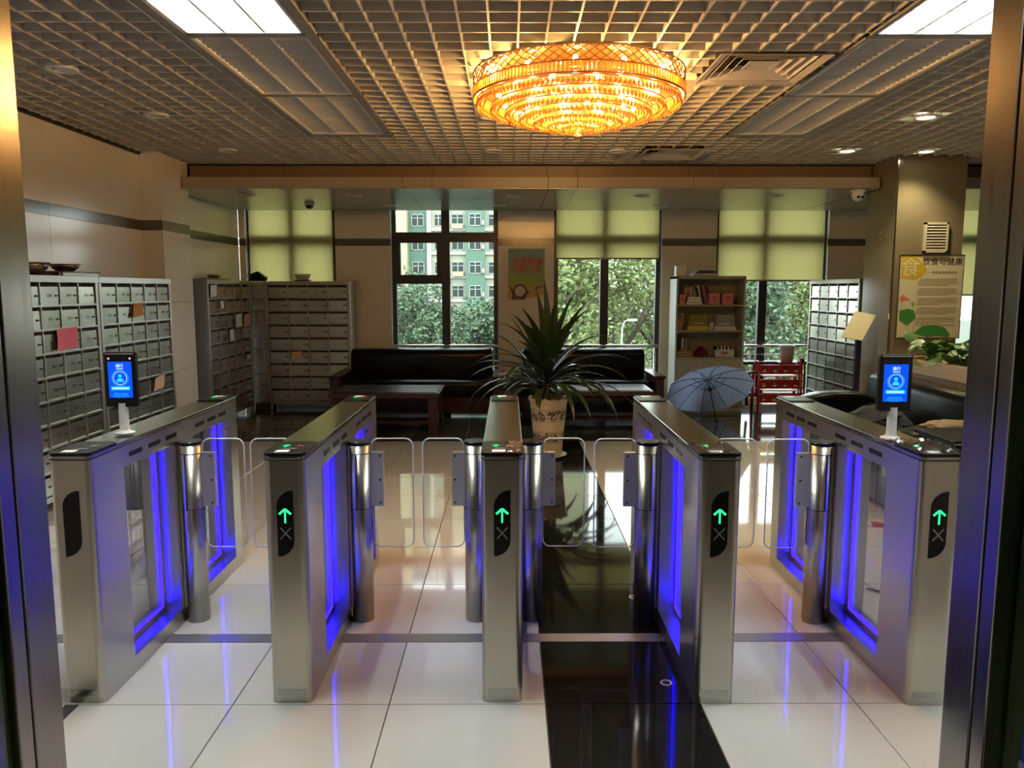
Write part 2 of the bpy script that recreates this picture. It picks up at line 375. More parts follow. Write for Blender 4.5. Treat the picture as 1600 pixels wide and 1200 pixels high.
# ------------------------------------------------------------------ walls
def wall_panels(name, axis, pos, thick, spans, zs, mats, depth_sign):
    """a wall slab with cladding panels as children; axis 'x': wall at x=pos running along y"""
    a0, a1 = min(s[0] for s in spans), max(s[1] for s in spans)
    t = thick * depth_sign
    if axis == 'x': o = struct(name, box(min(pos + t * 0.1, pos + t), max(pos + t * 0.1, pos + t), a0, a1, 0, 3.4), 'joint')
    else: o = struct(name, box(a0, a1, min(pos + t * 0.1, pos + t), max(pos + t * 0.1, pos + t), 0, 3.4), 'joint')
    for (s0, s1) in spans:
        for (z0, z1), m in zip(zs, mats):
            g = 0.0015
            if axis == 'x': b = box(min(pos, pos + t * 0.12), max(pos, pos + t * 0.12), s0 + g, s1 - g, z0 + g, z1 - g)
            else: b = box(s0 + g, s1 - g, min(pos, pos + t * 0.12), max(pos, pos + t * 0.12), z0 + g, z1 - g)
            b.build('wall_panel', m, o)
    return o
ZS = [(0.0, 0.75), (0.75, 1.45), (1.45, 2.16), (2.16, 2.255), (2.255, 3.0)]
MS = ['wall', 'wall', 'wall', 'band', 'wall']
wall_panels('wall_left', 'x', -3.62, 0.12, [(1.98, 3.2), (3.2, 4.7), (4.7, 6.2), (6.2, 7.74), (8.40, 9.4), (9.4, 10.5)], ZS, MS, -1)
pil = struct('pillar_left', box(-3.62, -3.42, 7.745, 8.395, 0, 3.0), 'joint')
for (z0, z1), m in zip(ZS, MS):
    box(-3.62, -3.41, 7.738, 8.402, z0 + 0.0015, z1 - 0.0015).build('wall_panel', m, pil)
# back wall piers between the windows
WIN = [(-3.53, -2.33), (-1.585, -0.145), (0.61, 2.06), (2.80, 4.30), (5.05, 6.52)]
piers = [(-3.62, -3.53)] + [(WIN[i][1], WIN[i + 1][0]) for i in range(4)] + [(6.52, 7.62)]
wb_ = MB()
for (a, b) in piers: wb_.box(a + 0.01, b - 0.01, 10.515, 10.74, 0, 2.95)
wb_.box(-3.62, 7.62, 10.515, 10.74, 2.86, 3.4); wb_.box(-3.62, 7.62, 10.515, 10.74, -0.2, 0.10)
wall_back = struct('wall_back', wb_, 'reveal')
for (a, b) in piers:
    for (z0, z1), m in zip(ZS, MS): box(a + 0.001, b - 0.001, 10.50, 10.52, z0 + 0.0015, min(z1, 2.95) - 0.0015).build('wall_panel', m, wall_back)
struct('wall_right', box(7.34, 7.5, -4.2, 10.75, 0, 3.4), 'plain')
wf = box(-3.62, -1.33, 1.83, 1.98, 0, 3.4).box(1.33, 7.4, 1.83, 1.98, 0, 3.4).box(-1.33, 1.33, 1.83, 1.98, 2.55, 3.4)
struct('wall_front', wf, 'plain')
struct('wall_corridor', box(-3.75, -3.62, -4.2, 1.98, 0, 3.4).box(-3.75, 7.5, -4.3, -4.2, 0, 3.4), 'plain')
col = struct('pillar_right', box(3.905, 4.595, 7.915, 8.53, 0, 3.0), 'joint')
for (z0, z1) in ((0, 1.0), (1.0, 3.0)):
    box(3.90, 4.60, 7.91, 8.535, z0 + 0.001, z1 - 0.001).build('stone_panel', 'column', col)
box(3.897, 3.912, 7.902, 7.918, 0, 2.97).build('corner_strip', 'chrome', col)

# ------------------------------------------------------------------ ceiling: slab, lattice, fixtures
ceil = struct('ceiling', box(-3.75, 7.5, -4.2, 10.75, 3.4, 3.5), 'plenum')
box(-3.7, 7.45, -4.2, 1.85, 2.90, 2.93).build('corridor_ceiling', 'plain', ceil)
STRIPS = [(-1.72, -0.995, 1.98, 6.85), (1.88, 2.56, 1.98, 6.86), (1.19, 1.83, 4.50, 5.14), (1.285, 1.88, 7.47, 8.03)]
XL, XR, YN, YF = -3.61, 7.33, 1.99, 8.40
def segments(lo, hi, cuts):
    segs = [(lo, hi)]
    for c0, c1 in cuts:
        out = []
        for a, b in segs:
            if c1 <= a or c0 >= b: out.append((a, b)); continue
            if c0 > a: out.append((a, c0))
            if c1 < b: out.append((c1, b))
        segs = out
    return [s for s in segs if s[1] - s[0] > 0.02]
tk, hb = 0.0055, 0.058
def blade_x(x, a, b): box(x - tk, x + tk, a, b, 2.90, 2.90 + hb).build('lattice_blade', 'lattice', ceil)
def blade_y(y, a, b): box(a, b, y - tk, y + tk, 2.9003, 2.9003 + hb).build('lattice_blade', 'lattice', ceil)
x = -3.55
while x < XR:
    cuts = [(r[2], r[3]) for r in STRIPS if r[0] - 0.02 < x < r[1] + 0.02]
    if x < -3.40: cuts.append((7.73, 8.41))
    if 3.89 < x < 4.61: cuts.append((7.90, 8.5))
    for a, b in segments(YN, YF, cuts): blade_x(x, a, b)
    x += 0.15
y = 2.08
while y < YF:
    cuts = [(r[0], r[1]) for r in STRIPS if r[2] - 0.02 < y < r[3] + 0.02]
    if y > 7.73: cuts.append((-3.7, -3.40))
    if y > 7.90: cuts.append((3.89, 4.61))
    for a, b in segments(XL, XR, cuts): blade_y(y, a, b)
    y += 0.15
# edge trim along walls
struct('trim_1', box(-3.62, -3.585, 1.99, 7.74, 2.885, 2.93).box(-3.62, 3.9, 8.40, 8.435, 2.885, 2.93), 'joint')

def panel_fixture(x0, x1, y0, y1, lit, label):
    t = thing('louvre_light', label, 'ceiling light', ((x0 + x1) / 2, (y0 + y1) / 2, 2.895), group='louvred ceiling light panels')
    w, d = (x1 - x0) / 2, (y1 - y0) / 2
    fr = MB().box(-w, w, -d, -d + 0.018, 0, 0.09).box(-w, w, d - 0.018, d, 0, 0.09).box(-w, -w + 0.018, -d, d, 0, 0.09).box(w - 0.018, w, -d, d, 0, 0.09)
    fr.build('frame', 'white_metal', t)
    box(-w + 0.01, w - 0.01, -d + 0.01, d - 0.01, 0.085, 0.092).build('reflector', 'white_metal', t)
    for k in range(3):
        xc = -w + 2 * w * (k + 0.5) / 3
        MB().tube([(xc, -d + 0.03, 0.06), (xc, d - 0.03, 0.06)], 0.013, 10).build('tube', 'tube_on' if lit else 'tube_off', t)
        if k: 
            xs = -w + 2 * w * k / 3
            box(xs - 0.006, xs + 0.006, -d + 0.018, d - 0.018, 0.004, 0.05).build('spine', 'louvre', t)
    n = 18
    for k in range(1, n):
        yc = -d + 2 * d * k / n
        MB().prism([(yc - 0.002, 0.006), (yc + 0.002, 0.006), (yc + 0.006, 0.045), (yc - 0.006, 0.045)], -w + 0.018, w - 0.018, axis='x').build('louvre_blade', 'louvre', t)
    return t
for side, xa, xb, sx0, sx1 in (('left', -1.675, -1.055, -1.72, -0.995), ('right', 1.90, 2.52, 1.88, 2.56)):
    tr = thing('light_trough', 'grey metal trough holding the %s row of ceiling light panels' % ('long left' if side == 'left' else 'long right'), 'light trough', ((sx0 + sx1) / 2, 4.42, 2.89))
    hw = (sx1 - sx0) / 2
    MB().box(-hw, -hw + (xa - sx0), -2.43, 2.43, 0, 0.07).build('side_rail', 'trough', tr)
    MB().box(hw - (sx1 - xb), hw, -2.43, 2.43, 0, 0.07).build('side_rail', 'trough', tr)
    for yc in (1.955, 3.005 - 0.02, 4.22, 5.47, 6.82):
        box(-hw, hw, yc - 4.42 - 0.022, yc - 4.42 + 0.022, 0.001, 0.069).build('cross_rail', 'trough', tr)
    panel_fixture(xa, xb, 1.99, 2.96, True, 'lit louvred light panel in the %s trough, nearest the entrance' % side)
    panel_fixture(xa, xb, 3.01, 4.195, True, 'bright white lit light panel at the near end of the %s ceiling trough' % side)
    panel_fixture(xa, xb, 4.245, 5.445, False, 'unlit grey louvred light panel, middle of the %s ceiling trough' % side)
    panel_fixture(xa, xb, 5.495, 6.795, False, 'unlit grey louvred light panel, far end of the %s ceiling trough' % side)
pc = panel_fixture(-0.6, 0.6, -2.4, -1.2, True, 'added lit light panel in the unseen corridor ceiling behind the entrance')  # unseen lamp added behind the camera to brighten gate fronts and jambs

def vent4(x0, x1, y0, y1, label):
    t = thing('air_vent', label, 'air vent', ((x0 + x1) / 2, (y0 + y1) / 2, 2.885), group='square ceiling air vents')
    w, d = (x1 - x0) / 2, (y1 - y0) / 2
    box(-w + 0.03, w - 0.03, -d + 0.03, d - 0.03, 0.07, 0.075).build('backing', 'joint', t)
    for k, (f, z) in enumerate(((1.0, 0.0), (0.80, 0.012), (0.63, 0.018), (0.46, 0.022), (0.29, 0.026))):
        a, b = w * f, d * f; g = 0.045 if k == 0 else 0.035; up = 0.012 if k == 0 else 0.035
        bm = MB()
        o4 = [(-a, -b, z), (a, -b, z), (a, b, z), (-a, b, z)]; i4 = [(-a + g, -b + g, z + up), (a - g, -b + g, z + up), (a - g, b - g, z + up), (-a + g, b - g, z + up)]
        if k == 4: i4 = [(-a + g, -b + g, z + 0.004), (a - g, -b + g, z + 0.004), (a - g, b - g, z + 0.004), (-a + g, b - g, z + 0.004)]
        vs = o4 + i4 + [(p[0], p[1], p[2] + 0.004) for p in o4] + [(p[0], p[1], p[2] + 0.004) for p in i4]
        fs = []
        for q in range(4):
            r_ = (q + 1) % 4
            fs += [(q, 4 + q, 4 + r_, r_), (8 + q, 8 + r_, 12 + r_, 12 + q), (q, r_, 8 + r_, 8 + q), (4 + q, 12 + q, 12 + r_, 4 + r_)]
        if k == 4: fs += [(4, 7, 6, 5)]
        bm.add(vs, fs); bm.build('vane', 'vent', t)
vent4(1.19, 1.83, 4.50, 5.14, 'large square ceiling air vent right of the chandelier')
vent4(1.285, 1.88, 7.47, 8.03, 'square ceiling air vent at the far end of the lattice ceiling')

def downlight(x, y, lit, label, z=2.893):
    t = thing('downlight', label, 'downlight', (x, y, z), group='lit downlights' if lit else ('unlit ceiling downlights' if z > 2.8 else 'unlit soffit downlights'))
    MB().lathe([(0.062, 0.03), (0.066, 0.0), (0.085, -0.004), (0.09, 0.004), (0.09, 0.02)], 24).build('ring', 'white_metal', t)
    MB().prism(circle(0.064, 24), 0.004 if lit else 0.012, 0.03).build('lens', 'spot_lens' if lit else 'tube_off', t)
    if lit:
        ld = bpy.data.lights.new('downlight_beam', 'SPOT'); ld.energy = SPOT_POWER; ld.color = (1.0, 0.86, 0.45); ld.spot_size = math.radians(115); ld.spot_blend = 0.8; ld.shadow_soft_size = 0.05
        lo = bpy.data.objects.new('beam', ld); COL.objects.link(lo); lo.parent = t; lo.location = (0, 0, -0.02)
downlight(3.22, 6.14, True, 'lit round downlight nearest the entrance, on the right side of the ceiling')
downlight(3.25, 7.60, True, 'lit round downlight left of the stone column top')
downlight(4.02, 7.62, True, 'lit round downlight directly in front of the stone column')
for x, y, d in ((-2.69, 4.85, 'near the left light trough start'), (-2.69, 6.10, 'second along the left wall side'), (-2.69, 7.60, 'at the far left corner of the lattice ceiling'), (-0.14, 6.13, 'behind the chandelier'), (-0.15, 7.62, 'far behind the chandelier near the soffit'), (1.05, 7.62, 'left of the far ceiling vent')):
    downlight(x, y, False, 'unlit round downlight ' + d)

# soffit in front of the windows
sof = struct('trim_2', box(-3.60, 7.33, 8.47, 10.5, 2.66, 3.0), 'joint')
jx = [-3.40, -2.39, -1.11, -0.80, 0.414, 0.72, 1.934, 2.248, 3.88]
for i in range(len(jx) - 1):
    a, b = jx[i] + 0.002, jx[i + 1] - 0.002
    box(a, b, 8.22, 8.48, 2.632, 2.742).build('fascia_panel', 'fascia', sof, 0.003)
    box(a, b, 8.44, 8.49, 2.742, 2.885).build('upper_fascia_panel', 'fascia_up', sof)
    box(a, b, 8.24, 10.49, 2.626, 2.66).build('soffit_panel', 'soffit', sof)
box(-3.59, -3.402, 8.43, 10.49, 2.627, 2.66).build('soffit_panel', 'soffit', sof)
box(3.90, 4.60, 8.56, 10.49, 2.627, 2.66).build('soffit_panel', 'soffit', sof)
for a, b in ((4.602, 5.9), (5.902, 7.3)):
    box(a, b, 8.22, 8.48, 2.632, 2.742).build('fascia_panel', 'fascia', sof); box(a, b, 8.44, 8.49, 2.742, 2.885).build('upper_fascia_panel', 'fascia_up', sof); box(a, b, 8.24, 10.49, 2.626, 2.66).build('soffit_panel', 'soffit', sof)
for x, y, d in ((-2.9, 8.75, 'leftmost in the front row'), (-1.72, 8.75, 'front row above the far gate lane on the left'), (0.05, 8.85, 'front row above the plant'), (1.5, 8.85, 'front row above the second sofa'), (3.0, 8.85, 'front row above the umbrella'), (-1.5, 9.85, 'back row left of the bright window'), (-0.1, 9.85, 'back row above the poster'), (1.9, 9.85, 'back row beside the blind over the trees')):
    downlight(x, y, False, 'unlit soffit downlight, ' + d, 2.618)
sp = thing('sprinkler', 'small sprinkler head hanging under the soffit left of the dome camera', 'sprinkler', (-1.75, 9.0, 2.626))
MB().tube([(0, 0, 0), (0, 0, -0.04)], 0.008).build('stem', 'chrome', sp); MB().prism(circle(0.02, 12), -0.045, -0.04).build('deflector', 'chrome', sp)
cd = thing('dome_camera', 'dark dome security camera under the soffit before the left blind', 'camera', (-2.43, 9.6, 2.626))
MB().lathe([(0.0, 0), (0.06, 0), (0.06, -0.02), (0.05, -0.03)], 20).build('base', 'white_metal', cd)
MB().lathe([(0.048, -0.028), (0.045, -0.05), (0.03, -0.068), (0.0, -0.075)], 20).build('dome', 'black', cd)
tc_ = thing('turret_camera', 'white turret security camera with two dark lenses at soffit end by stone column', 'camera', (3.70, 8.33, 2.632))
MB().lathe([(0, 0), (0.075, 0), (0.075, -0.03), (0.06, -0.035)], 22).build('base', 'white_metal', tc_)
MB().lathe([(0.06, -0.03), (0.066, -0.06), (0.058, -0.095), (0.03, -0.12), (0, -0.125)], 22).build('ball', 'white_metal', tc_)
for s in (-1, 1): MB().prism(circle(0.014, 12, s * 0.02, -0.085), -0.066, -0.05, axis='y').build('lens', 'black', tc_)

# ------------------------------------------------------------------ windows, blinds, rails
def window(n, x0, x1, mull, transoms=(), sash=None):
    yb, yf = 10.66, 10.58; z0, z1 = 0.10, 2.85
    o = struct('window_%d' % n, MB().box(x0, x0 + 0.06, yf, yb, z0, z1).box(x1 - 0.06, x1, yf, yb, z0, z1).box(x0, x1, yf, yb, z0, z0 + 0.06).box(x0, x1, yf, yb, z1 - 0.06, z1), 'frame')
    box(mull - 0.055, mull + 0.055, yf - 0.005, yb, z0, z1).build('mullion', 'frame', o)
    for (a, b, za, zb) in transoms: box(a, b, yf - 0.003, yb, za, zb).build('transom', 'frame', o)
    for a, b in ((x0 + 0.05, mull - 0.05), (mull + 0.05, x1 - 0.05)): box(a, b, 10.618, 10.624, z0 + 0.05, z1 - 0.05).build('pane', 'pane', o)
    if sash:
        a, b, za, zb = sash; w = 0.075
        box(a, a + w, yf - 0.02, yb - 0.02, za, zb).box(b - w, b, yf - 0.02, yb - 0.02, za, zb).box(a + w, b - w, yf - 0.02, yb - 0.02, za, za + w).box(a + w, b - w, yf - 0.02, yb - 0.02, zb - w, zb).build('sash', 'frame', o)
    return o
window(1, *WIN[0], -2.93, [(-3.5, -2.35, 2.20, 2.32)])
window(2, *WIN[1], -0.855, [(-1.56, -0.17, 2.215, 2.345), (-1.56, -0.80, 1.655, 1.76)], (-1.54, -0.90, 1.70, 2.28))
window(3, *WIN[2], 1.30, [(0.63, 2.04, 2.215, 2.33)])
window(4, *WIN[3], 3.465, [(2.82, 4.28, 2.215, 2.33), (2.82, 4.28, 0.55, 0.60)])
window(5, *WIN[4], 5.80, [(5.07, 6.5, 2.215, 2.33)])
def blind(x0, x1, zb, label):
    t = thing('roller_blind', label, 'blind', ((x0 + x1) / 2, 10.535, zb), group='roller blinds'); w = (x1 - x0) / 2
    box(-w, w, -0.0008, 0.0008, 0.0, 2.75 - zb).build('fabric', 'blind', t)
    MB().tube([(-w, 0, 2.77 - zb), (w, 0, 2.77 - zb)], 0.025, 12).build('roller', 'white_metal', t)
    box(-w, w, -0.008, 0.008, -0.018, 0.004).build('bottom_bar', 'trough', t)
    MB().tube([(w - 0.01, -0.02, 2.74 - zb), (w - 0.01, -0.02, 0.1)], 0.003, 6).build('pull_chain', 'white_metal', t)
blind(-3.49, -2.37, 1.45, 'olive roller blind behind the corner lockers')
blind(0.64, 2.03, 2.0, 'olive roller blind half down over the tree window')
blind(2.83, 4.26, 1.705, 'olive roller blind above the bookshelf and red rack')
blind(5.09, 6.48, 1.51, 'olive roller blind seen right of the stone column')
def rail(x0, x1, label):
    t = thing('guard_rail', label, 'railing', ((x0 + x1) / 2, 10.47, 0), group='window guard rails'); w = (x1 - x0) / 2
    MB().tube([(-w, 0, 0.815), (w, 0, 0.815)], 0.022, 10).build('top_rail', 'chrome', t)
    for z in (0.70, 0.60, 0.42, 0.24): MB().tube([(-w, 0, z), (w, 0, z)], 0.006, 6).build('rail_bar', 'chrome', t)
    for s in (-1, 1): MB().tube([(s * (w - 0.06), 0, 0), (s * (w - 0.06), 0, 0.81)], 0.016, 8).build('post', 'chrome', t)
rail(-1.58, -0.15, 'steel guard rail across the bright unshaded window')
rail(0.62, 2.05, 'steel guard rail across the window full of trees')
rail(2.82, 4.28, 'steel guard rail behind the red rack')
rail(5.08, 6.49, 'steel guard rail at the window right of the column')

# ------------------------------------------------------------------ entrance jambs (door_1)
d1 = struct('door_1', box(-1.26, 1.26, 1.86, 1.97, 2.46, 2.56), 'jamb')
for s in (-1, 1):
    x0, x1 = sorted((1.188 if s > 0 else -1.217, s * 1.33))
    box(x0, x1, 1.862, 1.985, 0, 2.5).build('jamb', 'jamb', d1, 0.004)
    box(x0, x1, 1.80, 1.855, 0, 2.5).build('jamb_trim', 'jamb', d1, 0.004)
    a, b = sorted((s * 1.235, s * 1.247))
    box(a, b, 0.80, 1.79, 0.02, 2.45).build('glass_leaf', 'green_glass', d1)
    a, b = sorted((s * 1.222, s * 1.26))
    box(a, b, 1.70, 1.79, 0.05, 0.14).build('patch_hinge', 'steel', d1)

# ------------------------------------------------------------------ swing gates
L_G = 1.57
def col_outline(y0, y1, front):
    r = 0.026; w = 0.0775; pts = []
    if front:
        pts = [(w, y1), (-w, y1)]
        for k in range(7): a = PI + PI / 2 * k / 6; pts.append((-w + r + r * math.cos(a), y0 + r + r * math.sin(a)))
        for k in range(7): a = 3 * PI / 2 + PI / 2 * k / 6; pts.append((w - r + r * math.cos(a), y0 + r + r * math.sin(a)))
    else:
        pts = [(-w, y0), (w, y0)]
        for k in range(7): a = PI / 2 * k / 6; pts.append((w - r + r * math.cos(a), y1 - r + r * math.sin(a)))
        for k in range(7): a = PI / 2 + PI / 2 * k / 6; pts.append((-w + r + r * math.cos(a), y1 - r + r * math.sin(a)))
    return pts
def full_outline(w, y0, y1, r=0.026):
    return rrect(2 * w, y1 - y0, r, 6, 0, (y0 + y1) / 2)
def leaf_plaque():
    # black badge: top-left and bottom-right corners swept, the other two square
    w, h = 0.031, 0.127; pts = [(w, h)]
    for k in range(9): a = PI / 2 + PI / 2 * k / 8; pts.append((-w + 0.054 + 0.054 * math.cos(a) if False else w + (2 * w) * math.cos(a), h - 0.062 + 0.062 * math.sin(a)))
    pts.append((-w, -h))
    for k in range(9): a = -PI / 2 + PI / 2 * k / 8; pts.append((-w + (2 * w) * math.cos(a), -h + 0.062 + 0.062 * math.sin(a)))
    return pts
def gate(x, y0, left, right, lit, label):
    t = thing('swing_gate', label, 'turnstile', (x, y0, 0), group='swing barrier gates')
    W_ = 0.0775
    MB().prism(col_outline(0, 0.25, True), 0.0, 0.952, smooth=False).build('front_column', 'steel', t)
    MB().prism(col_outline(1.44, L_G, False), 0.0, 0.952).build('rear_column', 'steel', t)
    MB().box(-W_, W_, 0.25, 1.44, 0.0, 0.07).build('bottom_rail', 'steel', t)
    tr = MB().box(-W_, W_, 0.25, 1.44, 0.868, 0.952).build('top_rail', 'steel', t)
    for s in (-1, 1):
        for yy in (0.30, 0.47, 0.64, 0.97, 1.12, 1.27):
            a, b = sorted((s * (W_ - 0.004), s * (W_ + 0.0012)))
            MB().prism([(p[0], p[1]) for p in rrect(0.115, 0.020, 0.008, 3, yy + 0.055, 0.912)], a, b, axis='x').build('vent_slot', 'black', tr)
    cen = MB().box(-W_, W_, 0.71, 0.93, 0.07, 0.868).build('centre_panel', 'steel', t)
    for s in (-1, 1):
        for yy in (0.735, 0.765): box(min(s * W_, s * (W_ + 0.001)), max(s * W_, s * (W_ + 0.001)), yy, yy + 0.002, 0.075, 0.865).build('seam', 'joint', cen)
    MB().prism(full_outline(0.079, -0.0015, L_G + 0.0015), 0.953, 0.958).build('shadow_seam', 'joint', t)
    MB().prism(full_outline(0.0785, -0.001, L_G + 0.001), 0.958, 0.976).build('top_plate', 'steel_h', t, 0.003)
    # black control glass at each end of the top
    for fr in (True, False):
        ya, yb = (0.006, 0.225) if fr else (L_G - 0.205, L_G - 0.006)
        pn = MB().prism(full_outline(0.0788, -0.003, 0.225, 0.026) if fr else full_outline(0.072, ya, yb, 0.014), 0.969 if fr else 0.9755, 0.981).build('control_panel', 'black', t, 0.001)
        yl = ya + 0.012 if fr else yb - 0.052
        box(-0.038, 0.012, yl, yl + 0.038, 0.981, 0.9815).build('label', 'label', pn)
        ym = ya + 0.13
        Tm = Matrix.Translation((-0.025, ym, 0.9812))
        if lit or not fr:
            arrow = MB().prism([(-0.018, 0.0), (0, 0.02), (0.018, 0.0), (0.006, 0.0), (0.006, -0.025), (-0.006, -0.025), (-0.006, 0.0)], 0, 0.0006, T=Tm)
            arrow.build('arrow_light', 'arrow_glow', pn)
        Tx = Matrix.Translation((0.03, ym, 0.9812))
        for a in (PI / 4, -PI / 4): MB().box(-0.017, 0.017, -0.003, 0.003, 0, 0.0005, T=Tx @ Matrix.Rotation(a, 4, 'Z')).build('cross_mark', 'redx' if lit else 'cross', pn)
        box(-0.03, 0.03, ym - 0.055, ym - 0.048, 0.981, 0.9814).build('text_bar', 'cross', pn)
    # badge on the front face
    pl = MB().prism(leaf_plaque(), -0.003, 0.001, T=Matrix.Translation((0, 0, 0.712)), axis='y').build('badge', 'black', t)
    if lit:
        a_ = MB()
        a_.box(-0.0035, 0.0035, -0.004, -0.003, 0.715, 0.765)
        for s in (-1, 1): a_.box(-0.0042, 0.0042, -0.004, -0.003, 0.0, 0.030, T=Matrix.Translation((0, 0, 0.769)) @ Matrix.Rotation(s * math.radians(132), 4, 'Y'))
        a_.build('arrow_light', 'arrow', pl)
        c_ = MB()
        for s in (-1, 1): c_.box(-0.0022, 0.0022, -0.004, -0.003, -0.030, 0.030, T=Matrix.Translation((0, 0, 0.675)) @ Matrix.Rotation(s * math.radians(42), 4, 'Y'))
        c_.build('cross_mark', 'cross', pl)
    box(-0.055, 0.055, -0.0010, 0.0, 0.030, 0.056).build('serial_plate', 'steel_h', t)
    # side panes with blue light strips along their edges
    for (a, b) in ((0.25, 0.71), (0.93, 1.44)):
        box(-0.004, 0.004, a + 0.004, b - 0.0385, 0.1055, 0.862).build('side_pane', 'acrylic', t)
        box(-0.0035, 0.0035, a + 0.004, b - 0.03, 0.0705, 0.097).build('pane_channel', 'steel', t)
        box(-0.0035, 0.0035, b - 0.03, b - 0.0005, 0.0705, 0.866).build('pane_channel', 'steel', t)
        box(-0.0065, 0.0065, a + 0.006, b - 0.040, 0.097, 0.105).build('light_strip', 'led', t)
        box(-0.0065, 0.0065, b - 0.038, b - 0.030, 0.097, 0.862).build('light_strip', 'led', t)
    for s in (-1, 1):
        Tl = Matrix.Translation((s * 0.045, 1.438, 0.80))
        MB().prism(circle(0.010, 12), -0.003, 0.002, T=Tl, axis='y').build('lock', 'chrome', t)
    # motor posts and swing panels
    for s, on in ((-1, left), (1, right)):
        if not on: continue
        xp, yp, R = s * 0.132, 0.77, 0.052
        post = MB().prism(circle(R, 28, xp, yp), 0.0, 0.86, smooth=True).build('motor_post', 'steel', t)
        box(min(s * 0.075, xp), max(s * 0.075, xp), yp - 0.03, yp + 0.03, 0.07, 0.855).build('post_bracket', 'steel', post)
        MB().prism(circle(R + 0.001, 28, xp, yp), 0.552, 0.555, smooth=True).build('post_seam', 'joint', post)
        MB().prism(circle(R + 0.001, 28, xp, yp), 0.818, 0.821, smooth=True).build('post_seam', 'joint', post)
        xs = sorted((xp - s * 0.012, xp - s * 0.006)); box(xs[0], xs[1], yp - R - 0.0012, yp - R + 0.006, 0.556, 0.817).build('post_seam', 'joint', post)
        MB().prism(circle(R + 0.001, 28, xp, yp), 0.86, 0.876, smooth=True).build('post_cap', 'black', post)
        xs = sorted((xp + s * 0.035, xp + s * 0.112))
        fl = box(xs[0], xs[1], yp - 0.013, yp + 0.013, 0.562, 0.822).build('clamp_flange', 'flange', post, 0.002)
        for z in (0.58, 0.69, 0.805): MB().prism(circle(0.005, 10, xp + s * 0.096, z), yp - 0.016, yp - 0.012, axis='y').build('bolt', 'joint', fl)
        w, z0, z1 = 0.195, 0.36, 0.885
        cx = xp + s * (0.055 + w / 2)
        sw = MB().prism(rrect(w, z1 - z0, 0.035, 5, cx, (z0 + z1) / 2), yp - 0.005, yp + 0.005, axis='y').build('swing_panel', 'clear', t)
        ring = [(p[0], yp, p[1]) for p in rrect(w, z1 - z0, 0.035, 5, cx, (z0 + z1) / 2)]
        MB().tube(ring, 0.0032, 6, closed=True).build('polished_edge', 'edge', sw)
    return t
g1 = gate(-1.63, 2.80, False, True, False, 'steel swing gate at far left, its front badge dark without an arrow')
g2 = gate(-0.835, 2.80, True, True, True, 'steel swing gate second from the left, between two lanes, without screen on top')
g3 = gate(-0.025, 2.80, True, True, True, 'steel swing gate in the middle, standing left of the black floor stripe')
g4 = gate(0.785, 2.785, True, True, True, 'steel swing gate second from the right, standing on the black stripe edge')
g5 = gate(1.595, 2.77, True, False, True, 'steel swing gate at far right, green arrow lit, wrapped in crumpled film')

def terminal(x, y, label, leds):
    t = thing('face_scanner', label, 'face scanner', (x, y, 0.982), rz=math.radians(2 if x < 0 else -2), group='face recognition scanners')
    MB().lathe([(0.0, 0.0), (0.040, 0.0), (0.040, 0.006), (0.026, 0.010), (0.0195, 0.018), (0.0185, 0.13)], 24).build('pole', 'white_metal', t)
    body = MB().prism(rrect(0.128, 0.228, 0.006, 3, 0, 0.24), -0.012, 0.014, axis='y').build('housing', 'black', t, 0.002)
    box(-0.058, 0.058, -0.0135, -0.012, 0.345, 0.350).build('trim_bar', 'chrome', body)
    sc = box(-0.048, 0.048, -0.0135, -0.012, 0.165, 0.315).build('screen', 'screen', t)
    for r, m in ((0.033, 'screen_hi'), (0.027, 'screen_white')):
        MB().tube([(p[0], -0.0138, p[1] + 0.247) for p in circle(r, 32)], 0.0009, 4, closed=True).build('ring_graphic', m, sc)
    MB().prism(circle(0.0075, 14, 0, 0.256), -0.0142, -0.0136, axis='y').prism([(-0.016, 0.231), (0.016, 0.231), (0.012, 0.241), (0.005, 0.247), (-0.005, 0.247), (-0.012, 0.241)], -0.0142, -0.0136, axis='y').build('person_icon', 'screen_hi', sc)
    add_text(MB(), 'exit', 0, -0.014, 0.297).build('lettering', 'screen_white', sc)
    box(-0.014, 0.014, -0.0142, -0.0136, 0.284, 0.2865).build('text_bar', 'screen_white', sc)
    box(-0.038, 0.038, -0.0142, -0.0136, 0.197, 0.212).build('message_bar', 'screen_hi', sc)
    box(-0.032, 0.032, -0.0146, -0.0140, 0.2025, 0.2065).build('text_bar', 'screen_white', sc)
    for k in range(-4, 5):
        MB().box(-0.0007, 0.0007, -0.0142, -0.0136, 0.008, 0.028, T=Matrix.Translation((k * 0.004, 0, 0.192)) @ Matrix.Rotation(PI - k * 0.16, 4, 'Y')).build('ray_graphic', 'screen_hi', sc)
    for s in (-1, 1):
        MB().prism(circle(0.004, 10, s * 0.043, 0.328), -0.0135, -0.0120, axis='y').build('sensor', 'red_led' if leds else 'joint', body)
    body.location.z = -0.012; sc.location.z = -0.012
terminal(-1.61, 3.19, 'black face scanner with blue screen and pink sensors on the far left gate', True)
terminal(1.545, 3.06, 'black face scanner with blue screen on white pole, on the far right gate', False)

